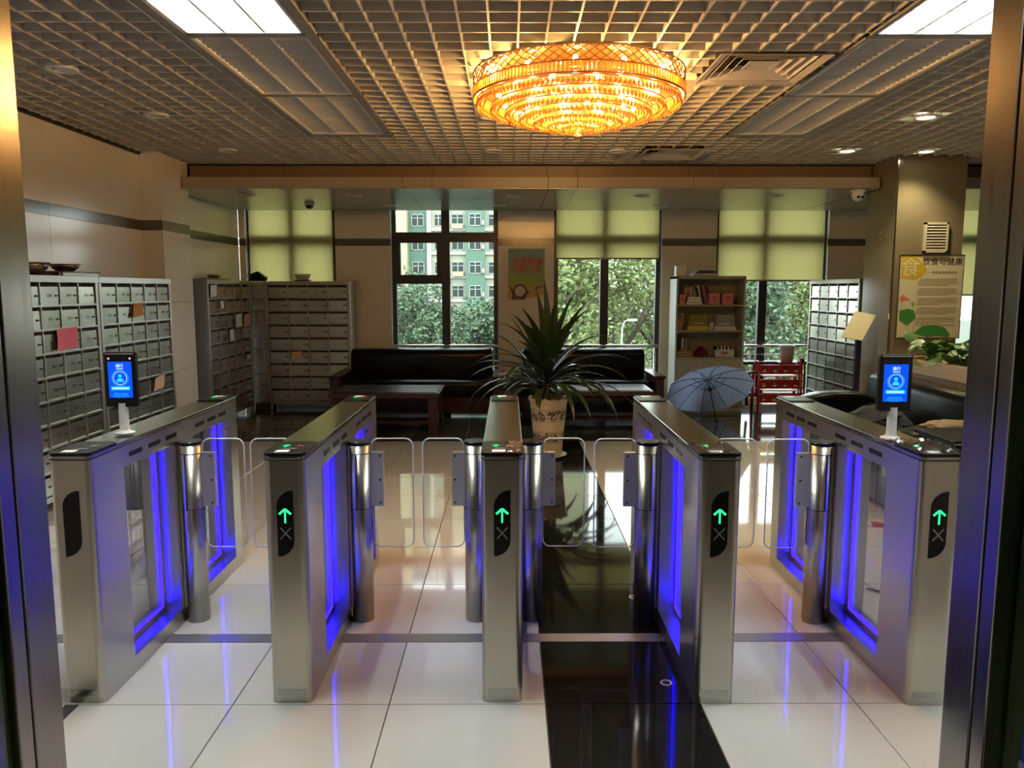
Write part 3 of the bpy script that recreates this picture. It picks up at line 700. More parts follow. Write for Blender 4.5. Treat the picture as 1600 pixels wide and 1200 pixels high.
def film(x0, x1, y0, y1, z, label, seed, amp=0.006):
    rnd = random.Random(seed); nx, ny = 14, 22; bm = MB(); vs = []
    for j in range(ny + 1):
        for i in range(nx + 1):
            e = 0.012 if (i in (0, nx) or j in (0, ny)) else 0.0
            vs.append((x0 + (x1 - x0) * i / nx + rnd.uniform(-e, e), y0 + (y1 - y0) * j / ny + rnd.uniform(-e, e), z + rnd.uniform(0, amp)))
    fs = [(j * (nx + 1) + i, j * (nx + 1) + i + 1, (j + 1) * (nx + 1) + i + 1, (j + 1) * (nx + 1) + i) for j in range(ny) for i in range(nx)]
    bm.add(vs, fs, False)
    return tag(bm.build('protective_film', 'film'), label, 'plastic film', 'plastic films on the gate tops')
film(1.515, 1.685, 2.765, 3.04, 0.983, 'crumpled clear protective film on the far right gate top', 3, 0.010)
film(0.0, 0.05, 2.80, 3.03, 0.9825, 'wrinkled strip of clear film on the middle gate top', 5)
film(0.72, 0.85, 2.79, 3.0, 0.9825, 'clear film peeling on the gate second from the right', 8, 0.005)

# ------------------------------------------------------------------ lockers
def digits(bm, n, x, y, z):
    s = str(n); 
    for i, ch in enumerate(s): add_text(bm, ch, x + (i - (len(s) - 1) / 2) * 0.0205, y, z)
    return bm
lock_me = None
def lockers(name_label, loc, rz, cols, rows, w, h, d, nums=None, seed=1, dark=0):
    global lock_me
    rnd = random.Random(seed)
    t = thing('locker_unit', name_label, 'lockers', loc, rz, 'steel mailbox lockers')
    x0, x1 = -w / 2, w / 2; zb, zt = 0.08, h
    MB().box(x0, x1, 0.028, d, zb, zt).build('carcass', 'locker', t)
    box(x0 + 0.02, x1 - 0.02, 0.0255, 0.0285, zb + 0.03, zt - 0.03).build('slot_backing', 'joint', t)
    st = 0.035; cw = (w - 2 * st) / cols; ch = (zt - zb - 0.09) / rows; zb2 = zb + 0.04
    fr = MB().box(x0 - 0.004, x0 + st, -0.006, 0.03, zb, zt).box(x1 - st, x1 + 0.004, -0.006, 0.03, zb, zt).box(x0 - 0.008, x1 + 0.008, -0.012, d + 0.004, zt - 0.05, zt).box(x0, x1, -0.006, 0.03, zb, zb2)
    fr.build('frame', 'locker', t, 0.002)
    for r in range(1, rows): box(x0 + st, x1 - st, -0.008, 0.027, zb2 + ch * r - 0.004, zb2 + ch * r + 0.010).build('shelf_rail', 'locker', t)
    for c in range(1, cols): box(x0 + st + cw * c - 0.005, x0 + st + cw * c + 0.005, -0.004, 0.027, zb2, zt - 0.05).build('divider', 'locker', t)
    for sx in (x0 + 0.03, x1 - 0.03):
        for sy in (0.03, d - 0.03): MB().tube([(sx, sy, 0), (sx, sy, zb)], 0.018, 8).build('foot', 'locker', t)
    dw, dh = cw - 0.014, ch - 0.040
    dme = MB().add([(-dw/2, 0.004, -dh/2), (dw/2, 0.004, -dh/2), (dw/2, 0.004, dh/2), (-dw/2, 0.004, dh/2), (-dw/2, 0.024, -dh/2), (dw/2, 0.024, -dh/2), (dw/2, 0.024, dh/2), (-dw/2, 0.024, dh/2)],
                   [(0, 1, 2, 3), (0, 4, 5, 1), (1, 5, 6, 2), (2, 6, 7, 3), (3, 7, 4, 0)]).mesh('door', 'locker_door')
    dme_d = dme.copy(); dme_d.materials.clear(); dme_d.materials.append(M['locker_dark_refl'])
    if lock_me is None: lock_me = MB().prism(circle(0.008, 10), -0.004, 0.004, axis='y').box(0.0, 0.034, -0.002, 0.004, -0.004, 0.004).mesh('lock', 'black')
    for r in range(rows):
        for c in range(cols):
            dx = x0 + st + cw * (c + 0.5); dz = zb2 + ch * (rows - 1 - r) + 0.010 + dh / 2
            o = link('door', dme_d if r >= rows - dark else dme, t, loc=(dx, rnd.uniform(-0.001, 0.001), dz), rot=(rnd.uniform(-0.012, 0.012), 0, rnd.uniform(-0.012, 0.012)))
            link('lock', lock_me, o, loc=(dw / 2 - 0.040, 0.003, 0))
            if nums is not None: digits(MB(), nums + cols * r + c, 0.0, 0.0032, 0).build('number', 'ink', o)
    return t
lockers('long steel locker unit on the left wall with pink cloth, nearest the entrance', (-3.245, 5.50, 0), PI / 2, 5, 9, 1.27, 1.68, 0.34, 846, 1)
lockers('steel locker unit on the left wall with orange cloth, right next to the pillar', (-3.245, 6.80, 0), PI / 2, 5, 9, 1.29, 1.68, 0.34, 891, 2)
lockers('dark steel locker unit beyond the left pillar with white papers', (-3.335, 9.30, 0), PI / 2, 5, 9, 1.42, 1.69, 0.27, None, 3)
lockers('steel locker unit against the back wall under the left blind, beside the sofa', (-2.61, 10.06, 0), 0, 4, 9, 1.10, 1.685, 0.40, None, 4)
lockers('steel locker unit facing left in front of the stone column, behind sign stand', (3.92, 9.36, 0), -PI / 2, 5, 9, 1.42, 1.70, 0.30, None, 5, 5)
# dark filler cabinet between the corner units
fl = thing('filler_cabinet', 'narrow dark steel cabinet in the corner between two locker units', 'cabinet', (-3.24, 10.1, 0))
box(-0.12, 0.07, 0.02, 0.34, 0.08, 1.68).build('carcass', 'locker', fl); box(-0.10, 0.06, 0.0, 0.02, 0.10, 1.66).build('door', 'locker_door', fl)
for k in range(9): box(-0.10, 0.06, -0.004, 0.0, 0.12 + 0.17 * k, 0.135 + 0.17 * k).build('shelf_rail', 'locker', fl)
box(-0.12, 0.07, 0.03, 0.32, 0.0, 0.08).build('plinth', 'joint', fl)

def sheet(y0, y1, z0, z1, x, m, label, cat, group, seed, skew=0.15, name='paper_note', facing='x'):
    """a thin crumpled sheet hanging on a locker front"""
    rnd = random.Random(seed); n = 5; bm = MB(); vs = []
    for off in (0, 0.0012):
        for j in range(n + 1):
            for i in range(n + 1):
                u, v = i / n, j / n
                yy = y0 + (y1 - y0) * u + (v - 0.5) * skew * (y1 - y0) + rnd.uniform(-0.004, 0.004); zz = z0 + (z1 - z0) * v + (u - 0.5) * skew * (z1 - z0) * 0.8
                dd = 0.006 + 0.010 * (1 - v) * abs(math.sin(3 * u + seed)) + off
                vs.append((x + dd, yy, zz) if facing == 'x' else ((yy, x - dd, zz)))
    fs = []
    q = (n + 1) ** 2
    for j in range(n):
        for i in range(n):
            a = j * (n + 1) + i
            fs += [(a, a + 1, a + n + 2, a + n + 1), (q + a, q + a + n + 1, q + a + n + 2, q + a + 1)]
    bm.add(vs, fs, True)
    return tag(bm.build(name, m), label, cat, group)
sheet(5.52, 5.78, 1.15, 1.30, -3.237, 'pink_paper', 'pink cloth hanging on a door of the nearest left locker unit', 'cloth', None, 1, 0.08, 'pink_cloth')
sheet(6.66, 6.84, 1.345, 1.46, -3.237, 'orange', 'orange and black cloth hanging from a locker slot', 'cloth', None, 2, 0.2, 'orange_cloth')
sheet(6.99, 7.19, 0.67, 0.785, -3.237, 'beige_paper', 'beige paper stuck low on the locker unit with orange cloth', 'paper', None, 3, 0.2)
WP = 'white papers on the corner lockers'
for k, (a, b, z0, z1, d) in enumerate(((8.65, 8.84, 1.50, 1.63, 'top left door'), (8.93, 9.02, 1.36, 1.45, 'second row'), (9.41, 9.62, 1.12, 1.28, 'third row, the left of two'), (9.71, 9.95, 1.12, 1.27, 'third row, the right of two'), (9.18, 9.32, 0.965, 1.105, 'fourth row'), (9.74, 9.91, 0.695, 0.755, 'sixth row, far end'))):
    sheet(a, b, z0, z1, -3.327, 'paper', 'white paper on the dark locker unit beyond the pillar, ' + d, 'paper', WP, 10 + k, 0.12)
sheet(-2.83, -2.70, 0.69, 0.775, 10.052, 'beige_paper', 'pinkish paper note on the back wall locker unit', 'paper', None, 30, 0.1, facing='y')
# things on top of lockers
def bowl(x, y, z, r, h, m, label, name='bowl', rim=True):
    t = thing(name, label, name.replace('_', ' '), (x, y, z))
    MB().lathe([(0.0, 0.0), (r * 0.55, 0.0), (r * 0.62, 0.006), (r * 0.88, h * 0.55), (r, h), (r + 0.006, h), (r * 0.9, h * 0.5), (r * 0.55, 0.012), (0, 0.012)], 24).build('body', m, t)
    if rim: MB().tube([(p[0], p[1], h) for p in circle(r + 0.004, 24)], 0.004, 6, closed=True).build('rim', m, t)
    return t
p1 = bowl(-3.36, 5.45, 1.68, 0.135, 0.085, 'brown_pot', 'dark steel basin on top of the nearest left lockers', 'basin')
for s in (-1, 1): MB().tube([(0.0 + 0.02 * math.cos(a), s * (0.138 + 0.03 * math.sin(a)), 0.07) for a in [PI * k / 8 for k in range(9)]], 0.005, 6).build('handle', 'brown_pot', p1)
tr = thing('tray', 'flat dark steel tray lying across the tops of the left lockers', 'tray', (-3.38, 5.97, 1.68))
MB().prism(rrect(0.22, 0.54, 0.03), 0, 0.008).build('base', 'brown_pot', tr); MB().tube([(p[0], p[1], 0.03) for p in rrect(0.23, 0.55, 0.03)], 0.006, 6, closed=True).build('rim', 'brown_pot', tr)
MB().prism(rrect(0.228, 0.548, 0.03), 0.006, 0.028).build('side_wall', 'brown_pot', tr)
bowl(-3.36, 5.91, 1.712, 0.10, 0.055, 'brown_pot', 'small dark bowl standing on the steel tray')
b2 = bowl(-2.70, 10.2, 1.685, 0.10, 0.09, 'enamel', 'pale enamel bowl with saucer on the back wall lockers', 'enamel_bowl')
MB().lathe([(0, -0.001), (0.08, 0.0), (0.115, 0.018), (0.118, 0.02), (0.08, 0.006), (0, 0.004)], 24).build('saucer', 'enamel', b2)
st = thing('umbrella_bundle', 'folded black bag lying on the corner lockers before the blind', 'bag', (-3.28, 10.2, 1.685))
MB().prism([(-0.11, 0), (0.09, 0), (0.11, 0.05), (0.0, 0.13), (-0.08, 0.10)], -0.05, 0.06, axis='y').build('body', 'black', st, 0.01)
MB().tube([(-0.1, 0, 0.08), (-0.16, 0, 0.11), (-0.14, 0, 0.05)], 0.005, 6).build('strap', 'black', st)
pp = thing('paper_pile', 'loose pile of papers and a dish on the dark corner lockers', 'papers', (-3.46, 9.15, 1.69))
for k in range(4): MB().box(-0.09, 0.09, -0.22, 0.22, 0.006 * k, 0.006 * k + 0.005, T=Matrix.Rotation(0.1 * k - 0.15, 4, 'Z')).build('sheet', 'beige_paper' if k % 2 else 'cloth_tan', pp)
MB().lathe([(0, 0.024), (0.05, 0.024), (0.09, 0.06), (0.085, 0.06), (0.05, 0.03), (0, 0.03)], 20).build('dish', 'brown_pot', pp)

# ------------------------------------------------------------------ chandelier
ch = thing('chandelier', 'large round golden crystal chandelier glowing under the lattice ceiling', 'chandelier', (0.425, 4.90, 2.88)); ch.scale = (0.975, 0.975, 0.90)
MB().lathe([(0.0, 0.018), (0.60, 0.018), (0.61, 0.0), (0.60, -0.01), (0.0, -0.01)], 64).build('canopy', 'gold_pale', ch)
def ringtube(r, z, t): return MB().tube([(p[0], p[1], z) for p in circle(r, 72)], t, 6, closed=True)
band = MB()
nz = 64
for (z0, z1) in ((-0.008, -0.052), (-0.052, -0.096)):
    for k in range(nz):
        a, b = 2 * PI * k / nz, 2 * PI * (k + 1) / nz; R = 0.655
        pa0 = Vector((R * math.cos(a), R * math.sin(a), z0)); pb1 = Vector((R * math.cos(b), R * math.sin(b), z1))
        pa1 = Vector((R * math.cos(a), R * math.sin(a), z1)); pb0 = Vector((R * math.cos(b), R * math.sin(b), z0))
        band.tube([pa0, pb1], 0.0042, 4, cap=False); band.tube([pa1, pb0], 0.0042, 4, cap=False)
tag(band.build('diamond_band', 'gold', ch), kind='stuff')
for r, z, th in ((0.655, -0.004, 0.007), (0.655, -0.100, 0.006), (0.66, -0.168, 0.006)): ringtube(r, z, th).build('gold_ring', 'gold', ch)
rods = MB()
for k in range(170):
    a = 2 * PI * k / 170; rods.prism(circle(0.0065, 5, 0.658 * math.cos(a), 0.658 * math.sin(a)), -0.166, -0.103)
tag(rods.build('crystal_rods', 'crystal', ch), kind='stuff')
tiers = [(0.635, -0.172), (0.545, -0.205), (0.455, -0.236), (0.365, -0.264), (0.275, -0.288), (0.185, -0.306), (0.10, -0.318)]
for r, z in tiers:
    ringtube(r, z, 0.005).build('gold_ring', 'gold', ch)
    bm = MB()
    for row in range(3):
        rr = r - 0.022 * row; n = max(10, int(2 * PI * rr / 0.029))
        for k in range(n):
            a = 2 * PI * (k + 0.5 * (row % 2)) / n
            bm.octa((rr * math.cos(a), rr * math.sin(a), z - 0.016 - (0.016 if row == 0 else 0.006 * row)), 0.0105, 0.017 if row else 0.024)
    tag(bm.build('crystal_tier', 'crystal', ch), kind='stuff')
MB().lathe([(0.0, -0.125), (0.60, -0.125), (0.60, -0.120), (0.0, -0.120)], 64).build('reflector_dish', 'gold_pale', ch)
MB().lathe([(0.0, -0.315), (0.012, -0.32), (0.010, -0.385), (0.028, -0.40), (0.022, -0.425), (0, -0.435)], 16).build('finial', 'gold', ch)
bulb_me = MB().lathe([(0.0, 0.018), (0.011, 0.013), (0.016, 0.0), (0.011, -0.013), (0.0, -0.018)], 10).mesh('bulb', 'bulb')
for R, z, n in ((0.615, -0.075, 14), (0.50, -0.150, 12), (0.30, -0.18, 8), (0.12, -0.21, 4)):
    for k in range(n):
        a = 2 * PI * (k + 0.25) / n
        link('bulb', bulb_me, ch, loc=(R * math.cos(a), R * math.sin(a), z))

# ------------------------------------------------------------------ sofas and tables at the back
def cushion(w, d, h, r=0.06, n=8):
    """soft rounded block centred on x, y, resting at z=0"""
    bm = MB(); pts = rrect(w, d, r, 4)
    cx = [(p[0], p[1]) for p in pts]
    prof = [(0.92, 0.0), (1.0, h * 0.18), (1.0, h * 0.72), (0.985, h * 0.88), (0.93, h * 0.97), (0.0, h * 1.03)]
    N = len(cx); vs = []
    for f, z in prof:
        ox = (w / 2) * (1 - f) if f else w / 2; 
        for (a, b) in cx:
            k = f if f else 0.0
            vs.append((a * (1 - (1 - k) * min(1, r * 2.0 / (w / 2))) if f else a * 0.02, b * (1 - (1 - k) * min(1, r * 2.0 / (d / 2))) if f else b * 0.02, z))
    fs = []
    for i in range(len(prof) - 1):
        for k in range(N): fs.append((i * N + k, i * N + (k + 1) % N, (i + 1) * N + (k + 1) % N, (i + 1) * N + k))
    fs.append(tuple(reversed(range(N))))
    bm.add(vs, fs, True); return bm
def sofa(x, y, w, label):
    t = thing('sofa', label, 'sofa', (x, y, 0), group='black leather sofas by the windows')
    iw = w - 0.24
    cushion(iw, 0.66, 0.20).build('seat', 'leather', t, loc=(0, -0.07, 0.26))
    bk = MB(); pr = []
    for k in range(13):
        a = PI * k / 12; pr.append((0.24 + 0.11 * math.cos(a) - 0.0, 0.72 + 0.105 * math.sin(a)))
    pr = [(0.35, 0.30)] + pr + [(0.13, 0.30)]
    bk.prism(pr, -iw / 2 + 0.02, iw / 2 - 0.02, axis='x', smooth=True)
    bk.build('backrest', 'leather', t, 0.03)
    for s in (-1, 1): 
        MB().prism(rrect(0.12, 0.84, 0.02, 3, s * (w / 2 - 0.06), -0.02), 0.0, 0.50).build('arm', 'redwood', t, 0.01)
        box(s * (w / 2 - 0.06) - 0.075, s * (w / 2 - 0.06) + 0.075, -0.46, 0.38, 0.50, 0.54).build('arm_top', 'redwood', t, 0.012)
    box(-iw / 2, iw / 2, -0.40, -0.36, 0.08, 0.27).build('front_rail', 'redwood', t)
    box(-iw / 2, iw / 2, -0.36, 0.34, 0.10, 0.26).build('base', 'black', t)
    return t
sofa(-1.12, 9.72, 2.10, 'black leather sofa with red wood arms under the bright window, left of the plant')
sofa(0.96, 9.72, 1.86, 'black leather sofa with red wood arms behind the potted plant')
def coffee_table(x, y, w, d, label):
    t = thing('coffee_table', label, 'table', (x, y, 0), group='dark wood coffee tables')
    box(-w / 2, w / 2, -d / 2, d / 2, 0.395, 0.452).build('table_top', 'redwood', t, 0.006)
    box(-w / 2 + 0.04, w / 2 - 0.04, -d / 2 + 0.04, d / 2 - 0.04, 0.452, 0.458).build('glass_sheet', 'black', t)
    for sx in (-1, 1):
        for sy in (-1, 1): box(sx * (w / 2 - 0.075) - 0.055, sx * (w / 2 - 0.075) + 0.055, sy * (d / 2 - 0.075) - 0.055, sy * (d / 2 - 0.075) + 0.055, 0, 0.395).build('leg', 'redwood', t, 0.005)
    box(-w / 2 + 0.10, w / 2 - 0.10, -d / 2 + 0.06, d / 2 - 0.06, 0.11, 0.135).build('lower_shelf', 'redwood', t)
    return t
coffee_table(-1.37, 8.73, 1.22, 0.74, 'dark red wood coffee table with glossy top in front of the left sofa')
coffee_table(1.05, 8.85, 1.15, 0.66, 'dark wood coffee table in the shade behind the potted plant')

# ------------------------------------------------------------------ potted plant
pt = thing('potted_dracaena', 'tall dracaena in cream patterned ceramic pot on saucer beyond the gates', 'potted plant', (0.375, 7.22, 0))
MB().lathe([(0.0, 0.0), (0.14, 0.0), (0.175, 0.02), (0.18, 0.028), (0.165, 0.03), (0.13, 0.018), (0.0, 0.018)], 32).build('saucer', 'cream_pot', pt)
MB().lathe([(0.0, 0.02), (0.125, 0.02), (0.132, 0.03), (0.135, 0.12), (0.143, 0.20), (0.160, 0.36), (0.172, 0.50), (0.178, 0.53), (0.196, 0.565), (0.190, 0.572), (0.168, 0.53), (0.155, 0.49), (0.0, 0.48)], 96, wave=(14, 0.008, (8, 9))).build('pot', 'cream_pot', pt)
pat = MB(); rnd = random.Random(4)
def pot_r(z): return 0.143 + (z - 0.20) * 0.017 / 0.16 if z < 0.36 else 0.160 + (z - 0.36) * 0.012 / 0.14
for (zc, hh, n) in ((0.41, 0.085, 420), (0.205, 0.075, 330)):
    for k in range(n):
        a = rnd.uniform(0, 2 * PI); z = zc + rnd.uniform(-hh / 2, hh / 2); r = (pot_r(z) if z > 0.2 else 0.135 + (z - 0.12) * 0.1) + 0.0022
        s = rnd.uniform(0.006, 0.013); ph = rnd.uniform(0, 6)
        pts = []
        for q in range(6):
            b = ph + 2 * PI * q / 6; e = s * (1.0 if q % 2 else 0.55)
            aa = a + e * math.cos(b) / r; pts.append((r * math.cos(aa), r * math.sin(aa), z + e * math.sin(b)))
        pat.add(pts, [tuple(range(6))])
    for zz in (zc - hh / 2 - 0.012, zc + hh / 2 + 0.012):
        rr = (pot_r(zz) if zz > 0.2 else 0.135 + (zz - 0.12) * 0.1)
        pat.tube([(p[0], p[1], zz) for p in circle(rr + 0.0010, 64)], 0.0018, 4, closed=True)
tag(pat.build('scroll_pattern', 'pot_dark', pt), kind='stuff')
MB().prism(circle(0.150, 24), 0.47, 0.50).build('soil', 'soil', pt)
stem1 = [(0.0, -0.01, 0.49), (-0.01, -0.01, 0.60), (0.0, 0.0, 0.70), (-0.01, 0.0, 0.82)]
stem2 = [(-0.05, 0.03, 0.49), (-0.06, 0.03, 0.60), (-0.07, 0.04, 0.72)]
MB().tube(stem1, [0.028, 0.024, 0.022, 0.02], 10).build('stem', 'bark', pt); MB().tube(stem2, [0.02, 0.018, 0.015], 10).build('stem', 'bark', pt)
def strap_leaf(base, az, el0, length, width, droop, seed):
    """arched sword leaf with a folded midrib"""
    n = 10; p = Vector(base); el = el0; vs = []; d = length / n
    side = Vector((-math.sin(az), math.cos(az), 0))
    for i in range(n + 1):
        u = i / n
        w = width * (0.35 + 1.3 * u) if u < 0.35 else width * (1 - ((u - 0.35) / 0.65) ** 1.6) * 0.805 / 0.8
        w = max(w, 0.001)
        dirv = Vector((math.cos(az) * math.cos(el), math.sin(az) * math.cos(el), math.sin(el)))
        nrm = side.cross(dirv).normalized()
        if nrm.z < 0 and el < PI / 2: nrm = -nrm
        vs += [tuple(p - side * w + nrm * w * 0.30), tuple(p), tuple(p + side * w + nrm * w * 0.30)]
        p = p + dirv * d; el -= droop * (0.35 + 1.3 * u) / n
    fs = []
    for i in range(n):
        a = i * 3; fs += [(a, a + 1, a + 4, a + 3), (a + 1, a + 2, a + 5, a + 4)]
    return MB().add(vs, fs, True)
rnd = random.Random(11)
for k in range(64):
    u = k / 63.0
    top = k % 4 != 3
    base = (-0.01 + rnd.uniform(-.015, .015), rnd.uniform(-.015, .015), 0.66 + 0.17 * u) if top else (-0.07, 0.04, 0.60 + 0.12 * u)
    az = k * 2.39996 + rnd.uniform(-0.2, 0.2)
    el = math.radians(10 + 74 * u ** 1.7 + rnd.uniform(-6, 6))
    ln = rnd.uniform(0.66, 0.92) * (1.0 if top else 0.85)
    dr = math.radians(rnd.uniform(75, 125) * (1.05 - 0.80 * u ** 1.2))
    strap_leaf(base, az, el, ln, rnd.uniform(0.036, 0.052), dr, k).build('leaf', 'leaf', pt)

# ------------------------------------------------------------------ umbrella
e_ = math.radians(50)
um = thing('open_umbrella', 'open blue umbrella drying on the floor in front of the bookshelf', 'umbrella', (2.45, 8.95, 0.02))
ax = Vector((-0.03, math.cos(e_), math.sin(e_))).normalized(); Ls = 0.60
px_ = Vector((1, 0, 0)); px_ = (px_ - ax * px_.dot(ax)).normalized(); py_ = ax.cross(px_).normalized()
hub = ax * Ls
N = 10; Rr, dep = 0.53, 0.165
def up_pt(u, a): return hub + ax * (0.02 - dep * u ** 1.9) + (px_ * math.cos(a) + py_ * math.sin(a)) * (Rr * u)
for k in range(N):
    a0, a1 = 2 * PI * (k + 0.5) / N, 2 * PI * (k + 1.5) / N; vs = []; fs = []; nu = 6
    for i in range(nu + 1):
        u = max(0.02, i / nu)
        p0, p1 = up_pt(u, a0), up_pt(u, a1)
        for j in range(4):
            q = p0.lerp(p1, j / 3); vs.append(q)
    for i in range(nu):
        for j in range(3): a = i * 4 + j; fs.append((a, a + 1, a + 5, a + 4))
    MB().add(vs, fs, True).build('canopy_panel', 'umbrella', um)
    MB().tube([up_pt(max(0.03, i / 6), a0) - ax * 0.008 for i in range(7)], 0.004, 5).build('rib', 'black', um)
    m = up_pt(0.42, a0) - ax * 0.008; MB().tube([hub - ax * 0.14, m], 0.003, 5).build('stretcher', 'black', um)
MB().tube([Vector((0, 0, 0)) + ax * 0.08, hub + ax * 0.05], 0.006, 8).build('shaft', 'black', um)
MB().tube([hub - ax * 0.16, hub - ax * 0.11], 0.016, 10).build('runner', 'black', um)
MB().tube([Vector((0, 0, 0)), ax * 0.04, ax * 0.09], [0.014, 0.016, 0.011], 10).build('handle', 'black', um)

# ------------------------------------------------------------------ bookshelf
bs = thing('bookshelf', 'cream metal bookshelf with open shelves above two cupboard doors', 'bookshelf', (2.59, 9.92, 0))
w, d, h = 0.445, 0.40, 1.745
box(-w, -w + 0.025, 0, d, 0, h).build('side_panel', 'cab_side', bs); box(w - 0.025, w, 0, d, 0, h).build('side_panel', 'cab_side', bs)
box(-w + 0.025, w - 0.025, d - 0.02, d, 0, h).build('back_panel', 'cream_cab', bs)
box(-w, w, 0, d, h - 0.03, h + 0.005).build('top', 'cream_cab', bs)
for z in (1.385, 1.055, 0.705): box(-w + 0.025, w - 0.025, 0.005, d - 0.02, z - 0.02, z).build('shelf', 'cream_cab', bs)
box(-w + 0.025, w - 0.025, 0.0, d - 0.02, 0.0, 0.06).build('plinth', 'cream_cab', bs)
for s in (-1, 1):
    a, b = sorted((s * 0.002, s * (w - 0.027)))
    dd = box(a, b, -0.012, 0.006, 0.065, 0.682).build('door', 'cream_cab', bs, 0.002)
    MB().tube([(s * 0.035, -0.02, 0.44), (s * 0.035, -0.02, 0.52)], 0.006, 6).build('handle', 'chrome', dd)
    box(s * 0.035 - 0.005, s * 0.035 + 0.005, -0.02, -0.012, 0.445, 0.455).build('handle_mount', 'chrome', dd)
def book(x, z, t_, hh, m, tilt, label, group, y=9.99):
    b = thing('book', label, 'book', (x, y, z), group=group); T = Matrix.Rotation(tilt, 4, 'Y')
    box(-t_ / 2 + 0.002, t_ / 2 - 0.002, 0.003, 0.15, 0.003, hh - 0.003, T).build('pages', 'paper', b)
    MB().box(-t_ / 2, -t_ / 2 + 0.002, 0, 0.155, 0, hh, T).box(t_ / 2 - 0.002, t_ / 2, 0, 0.155, 0, hh, T).box(-t_ / 2, t_ / 2, 0, 0.003, 0, hh, T).build('cover', m, b)
G1 = 'books on the top shelf of the bookshelf'
bx = 2.285; specs = [('book_a', 'cream'), ('book_b', 'red'), ('book_a', 'pale'), ('book_d', 'grey green'), ('book_a', 'ivory'), ('book_c', 'black'), ('book_a', 'buff'), ('book_c', 'dark'), ('book_b', 'brick red'), ('book_c', 'charcoal')]
ordn = ['first', 'second', 'third', 'fourth', 'fifth', 'sixth', 'seventh', 'eighth', 'ninth', 'tenth']
for k, (m, cname) in enumerate(specs):
    t_ = random.uniform(0.026, 0.036); tilt = 0.0 if k < 5 else -0.20
    book(bx, 1.386 + (0.004 if tilt else 0), t_, random.uniform(0.215, 0.255) - (0.02 if k in (3, 4) else 0), m, tilt, 'upright %s book, %s from the left in the top shelf row' % (cname, ordn[k]), G1, 10.02)
    bx += t_ + 0.004 + (0.012 if k == 4 else 0)
for k in range(3):
    b = thing('book', 'flat pale green book, %s of the small stack before the upright books' % ('bottom', 'middle', 'top')[k], 'book', (2.385, 9.94, 1.386 + 0.034 * k), group='flat books on the top shelf')
    ww = 0.105 - 0.014 * k
    box(-ww, ww - 0.002, 0, 0.07, 0.003, 0.030).build('pages', 'paper', b); MB().box(-ww, ww, 0, 0.072, 0, 0.003).box(-ww, ww, 0, 0.072, 0.030, 0.033).box(ww - 0.002, ww, 0, 0.072, 0.003, 0.03).build('cover', 'book_d', b)
def card_box(x0, x1, z, hh, label, m='pinkbox', y=9.93, dp=0.16):
    t = thing('storage_box', label, 'box', ((x0 + x1) / 2, y, z), group='boxes on the bookshelf'); ww = (x1 - x0) / 2
    MB().box(-ww, ww, 0, 0.006, 0, hh).box(-ww, ww, dp - 0.006, dp, 0, hh).box(-ww, -ww + 0.006, 0, dp, 0, hh).box(ww - 0.006, ww, 0, dp, 0, hh).box(-ww, ww, 0, dp, 0, 0.006).build('walls', m, t)
    box(-ww * 0.35, ww * 0.35, -0.002, 0.0, hh * 0.35, hh * 0.75).build('label_panel', 'book_b', t)
    return t
card_box(2.185, 2.270, 1.386, 0.13, 'pink card box at the left end of the top shelf')
card_box(2.565, 2.715, 1.386, 0.145, 'pink card box with label, left of two on the top shelf')
card_box(2.735, 2.885, 1.386, 0.145, 'pink card box at the right on the top shelf')
def plastic_box(x0, x1, z, hh, m, label, base_m):
    t = thing('plastic_box', label, 'box', ((x0 + x1) / 2, 9.95, z), group='clear lidded boxes on the middle shelf'); ww = (x1 - x0) / 2
    MB().prism([(-ww, 0), (ww, 0), (ww - 0.02, hh - 0.02), (ww - 0.035, hh), (-ww + 0.035, hh), (-ww + 0.02, hh - 0.02)], 0.0, 0.20, axis='y').build('cover', m, t, 0.006)
    box(-ww - 0.006, ww + 0.006, -0.006, 0.206, 0.0, 0.05).build('tray', base_m, t, 0.004)
    MB().tube([(-0.06, -0.012, 0.085), (0.06, -0.012, 0.085)], 0.007, 6).build('handle', 'white_metal', t)
plastic_box(2.31, 2.575, 1.056, 0.20, 'yellowbox', 'yellowish clear lidded box on the middle shelf', 'yellow_ink')
plastic_box(2.66, 2.93, 1.056, 0.20, 'clearbox', 'grey clear lidded box on the right of the middle shelf', 'enamel')
cu = thing('cup', 'white paper cup between the two lidded boxes', 'cup', (2.617, 9.96, 1.056))
MB().lathe([(0, 0.0), (0.024, 0.0), (0.033, 0.095), (0.035, 0.097), (0.031, 0.094), (0.023, 0.006), (0, 0.006)], 18).build('body', 'paper', cu)
ca = thing('wire_caddy', 'wire caddy holding small items at the left of the middle shelf', 'caddy', (2.215, 9.98, 1.056))
for z in (0.01, 0.08, 0.15, 0.21): MB().tube([(p[0], p[1] + 0.06, z) for p in rrect(0.09, 0.12, 0.02)], 0.003, 5, closed=True).build('hoop', 'enamel', ca)
for p in rrect(0.09, 0.12, 0.02, 1): MB().tube([(p[0], p[1] + 0.06, 0), (p[0], p[1] + 0.06, 0.215)], 0.003, 5).build('wire', 'enamel', ca)
box(-0.03, 0.03, 0.02, 0.1, 0.012, 0.14).build('packet', 'pinkbox', ca)
